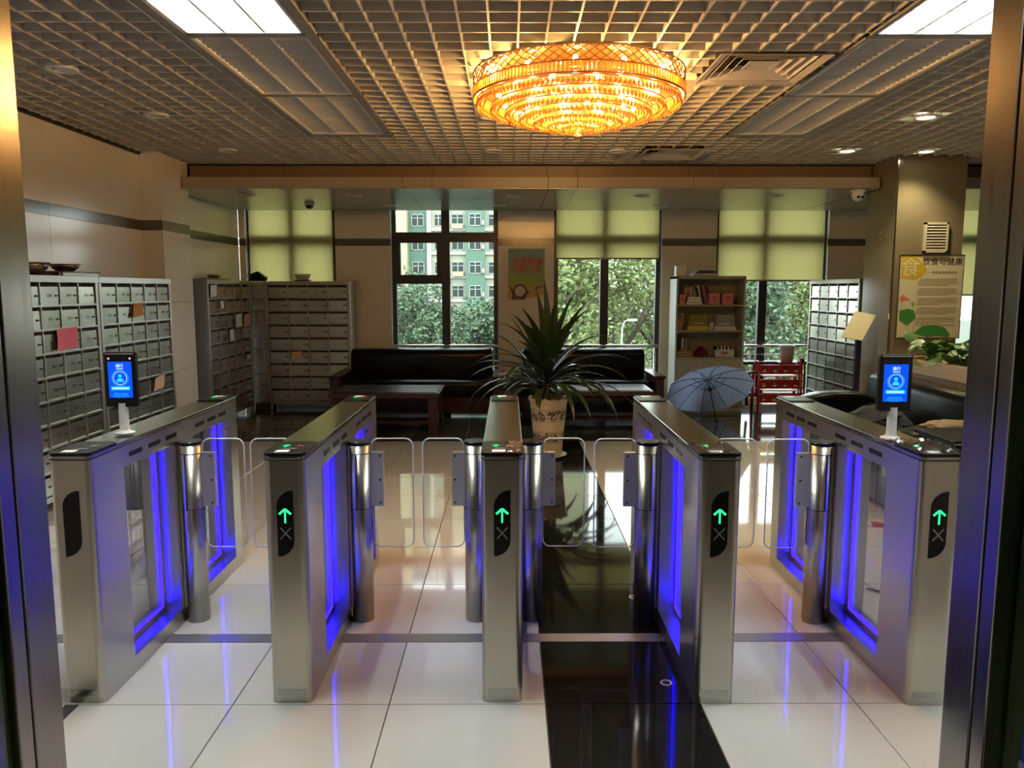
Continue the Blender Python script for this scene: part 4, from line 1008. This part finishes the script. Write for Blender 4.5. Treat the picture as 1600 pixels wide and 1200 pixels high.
def blob(name, x, y, z, rx, ry, h, m, label, cat, seed):
    rnd = random.Random(seed); vs = []; fs = []; n, k = 14, 6
    for j in range(k + 1):
        f = math.sqrt(max(0.0, 1 - (j / k) ** 2.2)); 
        for i in range(n):
            a = 2 * PI * i / n; q = 1 + rnd.uniform(-0.16, 0.16)
            vs.append((rx * f * q * math.cos(a), ry * f * q * math.sin(a), h * j / k * (1 + (rnd.uniform(-0.1, 0.1) if j else 0))))
    for j in range(k):
        for i in range(n): fs.append((j * n + i, j * n + (i + 1) % n, (j + 1) * n + (i + 1) % n, (j + 1) * n + i))
    o = MB().add(vs, fs, False).build(name, m); o.location = (x, y, z); return tag(o, label, cat)
blob('cloth_bag', 2.30, 10.05, 0.706, 0.11, 0.10, 0.10, 'cloth_tan', 'pale crumpled cloth bag at the left of the bottom open shelf', 'bag', 21)
blob('patterned_bag', 2.51, 10.05, 0.706, 0.09, 0.10, 0.135, 'dark_red', 'dark maroon bag in the middle of the bottom open shelf', 'bag', 22)
bk = card_box(2.67, 2.925, 0.706, 0.10, 'grey basket of small goods on the bottom open shelf', 'enamel', 9.95, 0.2)
for k in range(9):
    MB().box(-0.018, 0.018, -0.03, 0.03, 0, 0.05, T=Matrix.Translation((-0.09 + 0.0225 * k, 0.1, 0.085)) @ Matrix.Rotation(random.uniform(-.5, .5), 4, 'Z')).build('packet', 'paper' if k % 2 else 'black', bk)
for k, (m, cn) in enumerate((('book_b', 'red'), ('book_c', 'black'), ('paper', 'white'), ('book_d', 'green'))):
    book(2.20 + 0.042 * k, 0.706, 0.03, 0.24, m, 0.02 * k, '%s book standing behind the cloth bag on the bottom open shelf' % cn, 'books on the bottom open shelf', 10.13)
fb = thing('file_pile', 'low pile of papers and folders on top of the bookshelf', 'papers', (2.52, 10.05, 1.75))
for k in range(4): MB().box(-0.16 + 0.015 * k, 0.15 - 0.01 * k, -0.09, 0.1, 0.018 * k, 0.018 * k + 0.016, T=Matrix.Rotation(0.06 * k, 4, 'Z')).build('folder', ('enamel', 'paper', 'book_c', 'book_c')[k], fb)
wbx = thing('carton', 'small white carton at left end on top of the bookshelf', 'box', (2.215, 10.05, 1.75))
box(-0.06, 0.06, -0.05, 0.08, 0, 0.13).build('body', 'label', wbx, 0.003); box(-0.06, 0.06, 0.012, 0.018, 0.13, 0.1315).build('tape', 'beige_paper', wbx)

# ------------------------------------------------------------------ red rack with plastic bin, stand beside it
rk = thing('red_rack', 'red three-tier rack with pale tags beside the bookshelf', 'rack', (3.42, 9.66, 0))
for s in (-1, 1):
    MB().tube([(s * 0.27, 0.22, 0.0), (s * 0.27, 0.20, 0.45), (s * 0.27, 0.14, 0.62), (s * 0.27, 0.06, 0.67), (s * 0.27, 0.0, 0.64)], 0.022, 8).build('side_frame', 'red', rk)
    MB().tube([(s * 0.27, -0.04, 0.0), (s * 0.27, -0.02, 0.30), (s * 0.27, 0.0, 0.64)], 0.016, 8).build('side_frame', 'red', rk)
MB().tube([(-0.27, 0.0, 0.55), (-0.36, 0.08, 0.52), (-0.38, 0.12, 0.35), (-0.36, 0.14, 0.10)], 0.02, 8).build('brace', 'dark_red', rk)
for k, z in enumerate((0.57, 0.385, 0.205)):
    tr_ = box(-0.27, 0.255, -0.02, 0.012, z - 0.052, z + 0.068).build('tier_panel', 'red', rk, 0.008)
    for c in range(4):
        xc = -0.20 + 0.133 * c
        box(xc - 0.034, xc + 0.034, -0.0235, -0.019, z - 0.03, z + 0.045).build('recess', 'dark_red', tr_, 0.003)
        MB().box(xc - 0.022, xc + 0.022, -0.030, -0.022, z + 0.012, z + 0.022).build('clip', 'chrome', tr_)
        box(xc - 0.022, xc + 0.022, -0.026, -0.022, z - 0.022, z - 0.002).build('tag', 'beige_paper', tr_)
        box(xc + 0.062, xc + 0.067, -0.024, -0.019, z - 0.05, z + 0.065).build('rib', 'dark_red', tr_)
    box(-0.20, 0.25, 0.0, 0.16, z - 0.085, z - 0.070).build('shelf', 'label', rk)
bn = thing('plastic_bin', 'pale grey plastic bin standing on top of the red rack', 'bin', (3.545, 9.78, 0.665))
MB().lathe([(0, 0), (0.075, 0.0), (0.088, 0.195), (0.094, 0.2), (0.084, 0.195), (0.07, 0.01), (0, 0.01)], 24).build('body', 'enamel', bn); MB().tube([(p[0], p[1], 0.2) for p in circle(0.09, 24)], 0.006, 6, closed=True).build('rim', 'enamel', bn)
box(3.43 - 3.545, 3.66 - 3.545, -0.09, 0.09, -0.012, -0.0005).build('board', 'red', bn)
cs = thing('coat_stand', 'thin black metal stand with rounded top right of the red rack', 'stand', (3.70, 9.75, 0))
MB().tube([(0, 0, 0), (0, 0, 0.60), (0.01, 0, 0.66), (0.05, 0, 0.69), (0.07, 0, 0.62), (0.07, 0, 0.0)], 0.011, 8).build('frame', 'black', cs)
for z in (0.15, 0.33, 0.5): MB().tube([(0, 0, z), (0.07, 0, z)], 0.008, 6).build('crossbar', 'black', cs)
MB().lathe([(0, -0.03), (0.03, -0.02), (0.045, 0.0), (0.03, 0.025), (0, 0.03)], 14, c=(0.02, 0, 0.68)).build('knob', 'black', cs)

# ------------------------------------------------------------------ sign stand
ss = thing('sign_stand', 'slanted white sign board on a dark post in front of right lockers', 'sign stand', (3.66, 8.05, 0))
MB().prism(rrect(0.06, 0.05, 0.012), 0.02, 1.14).build('post', 'navy', ss)
MB().lathe([(0, 0.0), (0.15, 0.0), (0.15, 0.012), (0.03, 0.022), (0, 0.022)], 24).build('base', 'navy', ss)
qd = [Vector(p) for p in [(-0.257, -0.17, 1.1), (-0.038, -0.17, 1.061), (0.196, 0.05, 1.315), (-0.067, 0.05, 1.328)]]; qd[3] = qd[0] + qd[2] - qd[1]; qn = (qd[1] - qd[0]).cross(qd[3] - qd[0]).normalized() * 0.010
bd = MB().add(qd + [p - qn for p in qd], [(0, 1, 2, 3), (7, 6, 5, 4), (0, 4, 5, 1), (1, 5, 6, 2), (2, 6, 7, 3), (3, 7, 4, 0)]).build('board', 'board', ss)
box(-0.05, 0.02, -0.06, 0.02, 1.12, 1.165).build('bracket', 'navy', ss)

# ------------------------------------------------------------------ posters, grille, switches
po = thing('food_saving_poster', 'teal and green poster with red Chinese lettering between the windows', 'poster', (0.238, 10.492, 1.78))
box(-0.245, 0.245, 0, 0.007, -0.345, 0.345).build('sheet', 'poster_grad', po)
box(-0.15, 0.15, -0.0012, -0.0002, 0.285, 0.315).build('header_strip', 'ink_teal', po)
for key, xx, zz in (('poster1a', 0.02, 0.175), ('poster1b', -0.01, 0.075)):
    tb = MB()
    for i, (dx, dz) in enumerate(((0, 0), (0.0025, 0), (-0.0025, 0), (0, 0.0025), (0, -0.0025))): add_text(tb, key, xx + dx, -0.001 - 0.0001 * i, zz + dz)
    tb.build('lettering', 'ink_red', po)
box(-0.13, -0.02, -0.0012, -0.0002, 0.008, 0.014).box(0.0, 0.12, -0.0012, -0.0002, 0.008, 0.014).build('small_text_line', 'brown_ink', po)
MB().prism(circle(0.098, 28, -0.085, -0.225), -0.0014, -0.0002, axis='y').build('bowl_ring', 'brown_ink', po)
MB().prism(circle(0.072, 24, -0.085, -0.225), -0.0020, -0.0015, axis='y').build('rice', 'pale_ink', po)
for pts in ([(-0.23, -0.15), (-0.20, -0.17), (-0.15, -0.28), (-0.10, -0.33), (-0.20, -0.34), (-0.19, -0.27)], [(-0.02, -0.335), (-0.10, -0.335), (-0.06, -0.29), (0.01, -0.23), (0.06, -0.21), (0.0, -0.28)], [(0.10, -0.23), (0.14, -0.16), (0.24, -0.15), (0.16, -0.18)]):
    MB().prism(pts, -0.0026, -0.0021, axis='y').build('hand_shape', 'brown_ink', po)
MB().prism([(-0.245, -0.345), (-0.10, -0.343), (0.245, -0.27), (0.245, -0.345)], -0.0013, -0.0002, axis='y').build('table_edge', 'poster_cream', po)
p2 = thing('health_poster', 'cream lotus poster about diet and health on the stone column', 'poster', (4.298, 7.900, 1.505))
box(-0.325, 0.325, 0, 0.006, -0.42, 0.42).build('sheet', 'poster_cream', p2)
for a in ((-0.33, 0.33, 0.415, 0.425), (-0.33, 0.33, -0.425, -0.415), (-0.33, -0.322, -0.42, 0.42), (0.322, 0.33, -0.42, 0.42)): box(a[0], a[1], -0.004, 0.006, a[2], a[3]).build('frame', 'chrome', p2)
MB().prism([(-0.31, 0.40), (-0.16, 0.405), (-0.09, 0.34), (-0.045, 0.275), (-0.10, 0.20), (-0.16, 0.175), (-0.31, 0.19)], -0.0012, -0.0002, axis='y').build('gold_leaf_shape', 'yellow_ink', p2)
add_text(MB(), 'poster2big', -0.215, -0.0018, 0.285).build('big_character', 'white_ink', p2)
add_text(MB(), 'poster2', 0.11, -0.001, 0.352).build('lettering', 'ink', p2)
sb = MB().box(-0.04, 0.0, -0.001, -0.0002, 0.246, 0.249)
for k in range(8): sb.box(0.01 + 0.032 * k, 0.032 + 0.032 * k, -0.001, -0.0002, 0.236, 0.258)
sb.build('subtitle_strip', 'ink_soft', p2)
tl = MB(); rnd = random.Random(2)
for r in range(25):
    z = 0.175 - 0.0195 * r
    if r in (4, 9, 14, 19): continue
    xx = -0.13 + (0.02 if r % 5 == 0 else 0); xe = rnd.uniform(0.10, 0.24) if r % 5 == 3 else 0.275
    while xx < xe:
        ww = rnd.uniform(0.012, 0.05); tl.box(xx, min(xx + ww, xe), -0.001, -0.0002, z, z + 0.0065); xx += ww + 0.005
tag(tl.build('fine_print', 'ink_soft', p2), kind='stuff')
MB().prism([(-0.30, -0.24), (-0.22, -0.29), (-0.13, -0.22), (-0.15, -0.14), (-0.22, -0.12), (-0.30, -0.14)], -0.0012, -0.0002, axis='y').build('lotus_leaf', 'green_ink', p2)
MB().prism([(-0.15, -0.375), (-0.06, -0.30), (0.06, -0.285), (0.17, -0.31), (0.23, -0.38), (0.22, -0.41), (0.10, -0.40), (0.0, -0.41)], -0.0012, -0.0002, axis='y').build('lotus_leaf', 'green_ink', p2)
MB().prism([(-0.31, -0.02), (-0.27, 0.03), (-0.25, -0.005), (-0.20, -0.03), (-0.24, -0.035), (-0.29, -0.045)], -0.0012, -0.0002, axis='y').build('lotus_flower', 'lotus', p2)
for (xa, za, zb_) in ((-0.285, -0.04, -0.14), (-0.17, -0.08, -0.13), (-0.21, -0.28, -0.41), (-0.15, -0.28, -0.41)): box(xa, xa + 0.005, -0.0009, -0.0002, zb_, za).build('lotus_stem', 'lime_ink', p2)
MB().prism(circle(0.018, 12, -0.167, -0.07), -0.0012, -0.0002, axis='y').build('seed_pod', 'lime_ink', p2)
gr = thing('wall_grille', 'cream louvred speaker grille above the poster on the stone column', 'grille', (4.315, 7.875, 2.10))
MB().box(-0.12, -0.10, 0, 0.033, -0.15, 0.15).box(0.10, 0.12, 0, 0.033, -0.15, 0.15).box(-0.12, 0.12, 0, 0.033, 0.13, 0.15).box(-0.12, 0.12, 0, 0.033, -0.15, -0.13).build('frame', 'vent', gr)
box(-0.10, 0.10, 0.028, 0.033, -0.13, 0.13).build('backing', 'joint', gr)
for k in range(9): MB().prism([(0.0, -0.010), (0.004, -0.012), (0.026, 0.010), (0.022, 0.012)], -0.10, 0.10, T=Matrix.Translation((0, 0, -0.115 + 0.0288 * k)), axis='x').build('slat', 'vent', gr)
for k, (yy, zz) in enumerate(((8.16, 2.17), (8.16, 2.10))):
    sw_ = thing('hook', 'small bright hook on the side of the stone column, %s of two' % ('upper' if k == 0 else 'lower'), 'hook', (3.895, yy, zz), group='hooks on the stone column')
    MB().prism(rrect(0.05, 0.02, 0.006), -0.004, 0.004, T=Matrix.Rotation(PI / 2, 4, 'Y') @ Matrix.Rotation(PI / 2, 4, 'Z')).build('plate', 'chrome', sw_); MB().tube([(-0.004, 0, 0), (-0.02, 0, -0.005), (-0.022, 0, 0.01)], 0.003, 6).build('prong', 'chrome', sw_)

# ------------------------------------------------------------------ planter wall, plants, right-hand sofa
pw = thing('planter_box', 'low planter partition with oak trim along the right side of the hall', 'planter', (3.66, 5.50, 0))
MB().box(-0.24, 0.24, -1.24, 1.24, 0, 0.88).build('base', 'column', pw)
for (a, b, c, d_) in ((-0.26, -0.19, -1.26, 1.26), (0.19, 0.26, -1.26, 1.26), (-0.19, 0.19, -1.26, -1.19), (-0.19, 0.19, 1.19, 1.26)): box(a, b, c, d_, 0.88, 1.0).build('trim_board', 'wood_trim', pw, 0.006)
box(-0.19, 0.19, -1.19, 1.19, 0.88, 0.95).build('soil', 'soil', pw)
lf_me = []
for q in range(4):
    rnd = random.Random(50 + q); L_ = 0.105 + 0.014 * q; vs = []; fs = []; prof = [(0.0, 0.004), (0.15, 0.30), (0.35, 0.42), (0.6, 0.36), (0.85, 0.16), (1.0, 0.0)]
    for u, ww in prof:
        zz = -0.25 * L_ * u * u; vs += [(u * L_, -ww * L_ * 0.9, zz + 0.1 * ww * L_), (u * L_, 0, zz), (u * L_, ww * L_ * 0.9, zz + 0.1 * ww * L_)]
    for i in range(len(prof) - 1): a = i * 3; fs += [(a, a + 1, a + 4, a + 3), (a + 1, a + 2, a + 5, a + 4)]
    lf_me.append(MB().add(vs, fs, True).mesh('leaf', 'pothos'))
rnd = random.Random(77)
for k, yy in enumerate((6.45, 6.05, 5.65, 5.2, 4.75)):
    pl_ = thing('pothos_plant', 'leafy green pothos in the oak-trimmed planter, %s from the stone column' % ('nearest', 'second', 'third', 'fourth', 'farthest')[k], 'plant', (3.60, yy, 0.955), group='pothos plants in the planter')
    for q in range(44):
        a = rnd.uniform(0, 2 * PI); r = rnd.uniform(0, 0.19); hh = rnd.uniform(0.02, 0.20); base = (r * math.cos(a) * 0.9, r * math.sin(a), hh)
        o = link('leaf', lf_me[q % 4], pl_, loc=base, rot=(rnd.uniform(-.5, .5), rnd.uniform(-0.9, 0.35), a + rnd.uniform(-.6, .6)))
        if q % 3 == 0: MB().tube([(0, 0, 0), base], 0.004, 5).build('stem', 'pothos', pl_)
sr = thing('long_sofa', 'black leather sofa with rounded arms backing onto the planter on the right', 'sofa', (3.02, 6.05, 0))
bk_ = [(0.36, 0.25)] + [(0.27 + 0.10 * math.cos(a), 0.76 + 0.09 * math.sin(a)) for a in [PI * k / 10 for k in range(11)]] + [(0.12, 0.25)]
MB().prism(bk_, -0.76, 0.76, axis='y', smooth=True).build('backrest', 'leather', sr, 0.02)
for k in range(2): cushion(0.52, 0.74, 0.20).build('seat_cushion', 'leather', sr, loc=(-0.12, -0.375 + 0.75 * k, 0.26))
for s in (-1, 1):
    ar = [(-0.36, 0.06)] + [(0.36 * math.cos(a), 0.57 + 0.09 * math.sin(a)) for a in [PI - PI * k / 12 for k in range(13)]] + [(0.36, 0.06)]
    MB().prism(ar, s * 0.89 - 0.13, s * 0.89 + 0.13, axis='y', smooth=True).build('arm', 'leather', sr, 0.03)
box(-0.34, 0.34, -0.78, 0.78, 0.05, 0.26).build('base', 'leather', sr)
for sx in (-0.30, 0.30):
    for sy in (-0.9, 0.9): box(sx - 0.03, sx + 0.03, sy - 0.03, sy + 0.03, 0, 0.06).build('foot', 'redwood', sr)
jk = blob('jacket', 2.92, 6.0, 0.49, 0.20, 0.32, 0.20, 'cloth_dark', 'dark crumpled jacket lying on the seat of the right sofa', 'jacket', 31)
blob('tan_cloth', 3.02, 5.165, 0.655, 0.20, 0.10, 0.045, 'cloth_tan', 'tan cloth folded over the near arm of the right sofa', 'cloth', 33)
sd = thing('side_table', 'black side cabinet with silver front edge and white sticker beside the right sofa', 'side table', (2.93, 4.70, 0))
box(-0.28, 0.28, -0.22, 0.20, 0.04, 0.66).build('body', 'black', sd, 0.006); box(-0.30, 0.30, -0.24, 0.22, 0.66, 0.69).build('top', 'black', sd, 0.004)
box(-0.30, 0.30, -0.244, -0.24, 0.668, 0.676).build('metal_edge', 'chrome', sd); box(-0.25, 0.25, -0.225, -0.22, 0.08, 0.62).build('door', 'rubber', sd, 0.003)
box(-0.284, -0.281, -0.05, 0.02, 0.56, 0.63).build('sticker', 'label', sd)
for sx in (-0.24, 0.24):
    for sy in (-0.18, 0.16): box(sx - 0.02, sx + 0.02, sy - 0.02, sy + 0.02, 0, 0.04).build('foot', 'black', sd)

# chair behind the far left gate, seen through its pane
cr = thing('tube_chair', 'chrome tube chair with round black back behind the far left gate', 'chair', (-1.985, 4.22, 0), rz=math.radians(172))
for s in (-1, 1):
    MB().tube([(s * 0.23, -0.24, 0), (s * 0.22, -0.22, 0.44), (s * 0.22, 0.18, 0.46)], 0.012, 8).build('front_leg', 'chrome', cr)
    MB().tube([(s * 0.23, 0.26, 0), (s * 0.22, 0.27, 0.46), (s * 0.20, 0.275, 0.70), (s * 0.12, 0.275, 0.78)], 0.012, 8).build('rear_leg', 'chrome', cr)
    MB().tube([(s * 0.24, -0.16, 0.45), (s * 0.26, -0.14, 0.66), (s * 0.26, 0.10, 0.67), (s * 0.22, 0.22, 0.64)], 0.012, 8).build('armrest', 'black', cr)
cushion(0.46, 0.46, 0.06).build('seat', 'rubber', cr, loc=(0, -0.03, 0.455))
MB().prism(rrect(0.42, 0.40, 0.18, 6, 0, 0.62), 0.215, 0.255, axis='y').build('backrest', 'rubber', cr, 0.012)
# small things on the floor beyond the far right gate
k1 = thing('snack_packet', 'small red and white packet on the floor beyond the far right gate', 'packet', (2.46, 5.02, 0))
MB().prism([(-0.06, -0.03), (0.05, -0.035), (0.06, 0.03), (-0.05, 0.035)], 0.0, 0.022).build('body', 'red', k1, 0.006); MB().prism([(-0.062, -0.031), (-0.03, -0.033), (-0.026, 0.034), (-0.052, 0.036)], -0.0002, 0.0235).build('band', 'paper', k1)
blob('blue_rag', 2.60, 4.93, 0.0, 0.075, 0.05, 0.035, 'blue_cloth', 'crumpled dark blue rag on the floor beyond the far right gate', 'cloth', 41)
tw = MB().tube([(1.90, 3.92, 0.006), (1.94, 3.86, 0.012), (1.99, 3.80, 0.008), (2.02, 3.78, 0.006)], [0.003, 0.007, 0.006, 0.002], 6).build('cable_scrap', 'black'); tag(tw, 'short black cable scrap lying on the tiles right of the far right gate', 'cable')
blob('yellow_wrapper', 2.56, 4.30, 0.0, 0.05, 0.04, 0.03, 'yellow_ink', 'small yellow wrapper on the floor by the right door jamb', 'wrapper', 43)

# ------------------------------------------------------------------ outside
struct('ground', box(-140, 140, 10.8, 190, -6.2, -6.0), 'ground')
bA = thing('apartment_block', 'cream and green apartment block with white piers seen through the bright window', 'building', (0, 95, -6))
FH = 2.85
box(-16.5, -12.2, -1.5, 12, 0, 42).build('wall', 'ext_cream', bA)
box(-12.2, -9.9, 0.2, 12, 0, 42).build('wall', 'ext_green', bA)
box(-9.9, -9.4, -0.4, 12, 0, 42).build('pier', 'ext_white', bA)
box(-9.4, -5.2, 0.0, 12, 0, 42).build('wall', 'ext_pale', bA)
box(-5.2, -2.9, -0.7, 12, 0, 42).build('bay', 'ext_green', bA)
box(-2.9, 2.5, 0.0, 12, 0, 42).build('wall', 'ext_pale', bA)
box(2.5, 10.0, -1.2, 12, 0, 42).build('wall', 'ext_cream', bA)
box(-7.7, -7.2, -0.5, 0.1, 0, 42).build('pier', 'ext_white', bA)
for fl in range(1, 12):
    z = 0.9 + FH * fl
    for (xc, ww, yy, m) in ((-11.05, 1.5, 0.2, 1), (-8.5, 1.1, 0.0, 0), (-6.2, 1.5, 0.0, 1), (-4.05, 1.5, -0.7, 1), (-1.8, 1.4, 0.0, 1), (0.8, 1.5, 0.0, 1)):
        hh = 1.45
        f = MB().box(xc - ww / 2, xc + ww / 2, yy - 0.10, yy, z, z + 0.08).box(xc - ww / 2, xc + ww / 2, yy - 0.10, yy, z + hh - 0.08, z + hh).box(xc - ww / 2, xc - ww / 2 + 0.08, yy - 0.1, yy, z, z + hh).box(xc + ww / 2 - 0.08, xc + ww / 2, yy - 0.1, yy, z, z + hh).box(xc - 0.04, xc + 0.04, yy - 0.1, yy, z, z + hh).box(xc - ww / 2, xc + ww / 2, yy - 0.1, yy, z + 0.95, z + 1.02).build('window', 'ext_white', bA)
        box(xc - ww / 2 + 0.05, xc + ww / 2 - 0.05, yy - 0.03, yy - 0.01, z + 0.05, z + hh - 0.05).build('pane', 'ext_glass', f)
    box(-9.4, -5.2, -0.35, 0.0, z - 0.55, z - 0.30).build('ledge', 'ext_white', bA)
    box(-2.9, 2.5, -0.35, 0.0, z - 0.55, z - 0.30).build('ledge', 'ext_white', bA)
    if fl % 2: box(-6.9, -5.5, -0.9, -0.3, z - 0.30, z + 0.25).build('flower_box', 'ext_cream', bA)
    box(-3.2, -2.95, -1.1, -0.72, z + 0.1, z + 0.6).build('air_conditioner', 'ext_white', bA)
bB = thing('low_white_building', 'white building with red end wall seen through the window behind the red rack', 'building', (27.0, 78, -6))
box(-6, 4.5, 0, 10, 0, 9.2).build('wall', 'ext_white', bB); box(4.5, 9, -0.5, 10, 0, 10).build('wall', 'ext_red', bB); box(-6.2, 4.7, -0.3, 10, 9.2, 9.5).build('roof_edge', 'ext_white', bB)
for k in range(4):
    f = box(-4.8 + 2.2 * k, -3.0 + 2.2 * k, -0.06, 0, 5.6, 7.6).build('window', 'ext_white', bB); box(-4.7 + 2.2 * k, -3.1 + 2.2 * k, -0.09, -0.05, 5.7, 7.5).build('pane', 'ext_glass', f)
def tree(x, y, hz, R, m, label, seed, n=5200, ls=0.12):
    rnd = random.Random(seed)
    t = thing('leafy_tree', label, 'tree', (x, y, -6), group='trees outside the windows')
    MB().tube([(0, 0, 0), (0.1, 0, hz * 0.4), (0, 0.1, hz * 0.75), (0.15, 0, hz)], [0.22, 0.18, 0.12, 0.05], 8).build('trunk', 'trunk', t)
    for k in range(5):
        a = k * 1.3 + seed; MB().tube([(0.05, 0.05, hz * 0.55), (R * 0.5 * math.cos(a), R * 0.5 * math.sin(a), hz * 0.75 + 0.2 * k), (R * 0.8 * math.cos(a), R * 0.8 * math.sin(a), hz + 0.3 * k - 0.5)], [0.09, 0.06, 0.02], 6).build('branch', 'trunk', t)
    cl = [(rnd.uniform(-.6, .6) * R, rnd.uniform(-.6, .6) * R, hz + rnd.uniform(-0.75, 0.75) * R, rnd.uniform(0.32, 0.55) * R) for _ in range(16)]
    bm = MB()
    for k in range(n):
        cx, cy, cz, r = cl[k % 16]
        d = Vector((rnd.gauss(0, 1), rnd.gauss(0, 1), rnd.gauss(0, 1))).normalized() * r * rnd.uniform(0.55, 1.0)
        p = Vector((cx, cy, cz)) + d
        a = Vector((rnd.gauss(0, 1), rnd.gauss(0, 1), rnd.gauss(0, .6))).normalized() * ls; b = a.cross(Vector((rnd.gauss(0, 1), rnd.gauss(0, 1), rnd.gauss(0, 1)))).normalized() * ls * 0.55
        bm.add([p - a, p + b, p + a, p - b], [(0, 1, 2, 3)])
    tag(bm.build('foliage', m, t), kind='stuff')
tree(-4.6, 40, 5.6, 2.3, 'tree2', 'dark green tree low in the left half of the bright window', 1)
tree(-1.6, 38, 5.4, 2.1, 'tree2', 'dark bluish green tree low in the right half of the bright window', 2)
tree(1.6, 31, 7.6, 2.9, 'tree1', 'light green tree at the left of the window with the half drawn blind', 3)
tree(4.4, 33, 7.8, 3.1, 'tree1', 'light green tree in the middle of the window with the half drawn blind', 4)
tree(7.2, 36, 7.4, 2.9, 'tree1', 'light green tree at the right behind the lamp post', 5)
tree(9.6, 31, 6.4, 2.3, 'tree2', 'darker tree seen left in the window behind the red rack', 6)
tree(12.2, 34, 6.0, 2.3, 'tree1', 'light green tree in the middle of the window behind the red rack', 7)
tree(15.2, 38, 6.0, 2.3, 'tree2', 'dark tree at the right of the window behind the red rack', 8)
tree(3.0, 48, 8.5, 3.4, 'tree1', 'pale distant tree behind the front row of window trees', 9)
tree(-8.0, 52, 6.4, 2.8, 'tree2', 'dark tree farther back at the left edge of the bright window', 10)
tree(2.6, 54, 7.6, 3.2, 'tree1', 'pale tree farther back between the two middle windows', 11)
tree(6.2, 46, 5.2, 2.9, 'tree1', 'low bushy tree far behind the street lamp', 12)
tree(10.6, 50, 6.6, 3.3, 'tree2', 'dark tree farther back right of the street lamp', 13)
tree(18.5, 52, 6.0, 3.0, 'tree1', 'light tree farther back near the red end wall', 14)
hd = thing('clipped_hedge', 'long green clipped hedge beyond the trees outside', 'hedge', (4, 60, -6))
hb = MB(); rnd = random.Random(90)
for k in range(9000):
    p = Vector((rnd.uniform(-22, 24), rnd.uniform(-1.2, 1.2), rnd.uniform(0, 6.2) )); 
    a = Vector((rnd.gauss(0, 1), rnd.gauss(0, 1), rnd.gauss(0, .6))).normalized() * 0.3; b = a.cross(Vector((rnd.gauss(0, 1), rnd.gauss(0, 1), rnd.gauss(0, 1)))).normalized() * 0.18
    hb.add([p - a, p + b, p + a, p - b], [(0, 1, 2, 3)])
tag(hb.build('foliage', 'tree2', hd), kind='stuff')
for k in range(12): MB().tube([(-21 + 3.9 * k, 0, 0), (-21 + 3.9 * k, 0, 5.6)], 0.1, 6).build('stem', 'trunk', hd)
lp = thing('lamp_post', 'pale grey street lamp post among the trees outside', 'street lamp', (4.1, 28, -6))
MB().tube([(0, 0, 0), (0, 0, 5.6), (0.02, 0, 6.2), (0.1, 0, 6.42), (0.25, 0, 6.47)], [0.05, 0.04, 0.03, 0.025, 0.025], 8).build('pole', 'lamp_grey', lp)
MB().prism(rrect(0.36, 0.16, 0.06, 4, 0.36, 0), 6.44, 6.52).build('lamp_head', 'lamp_grey', lp)
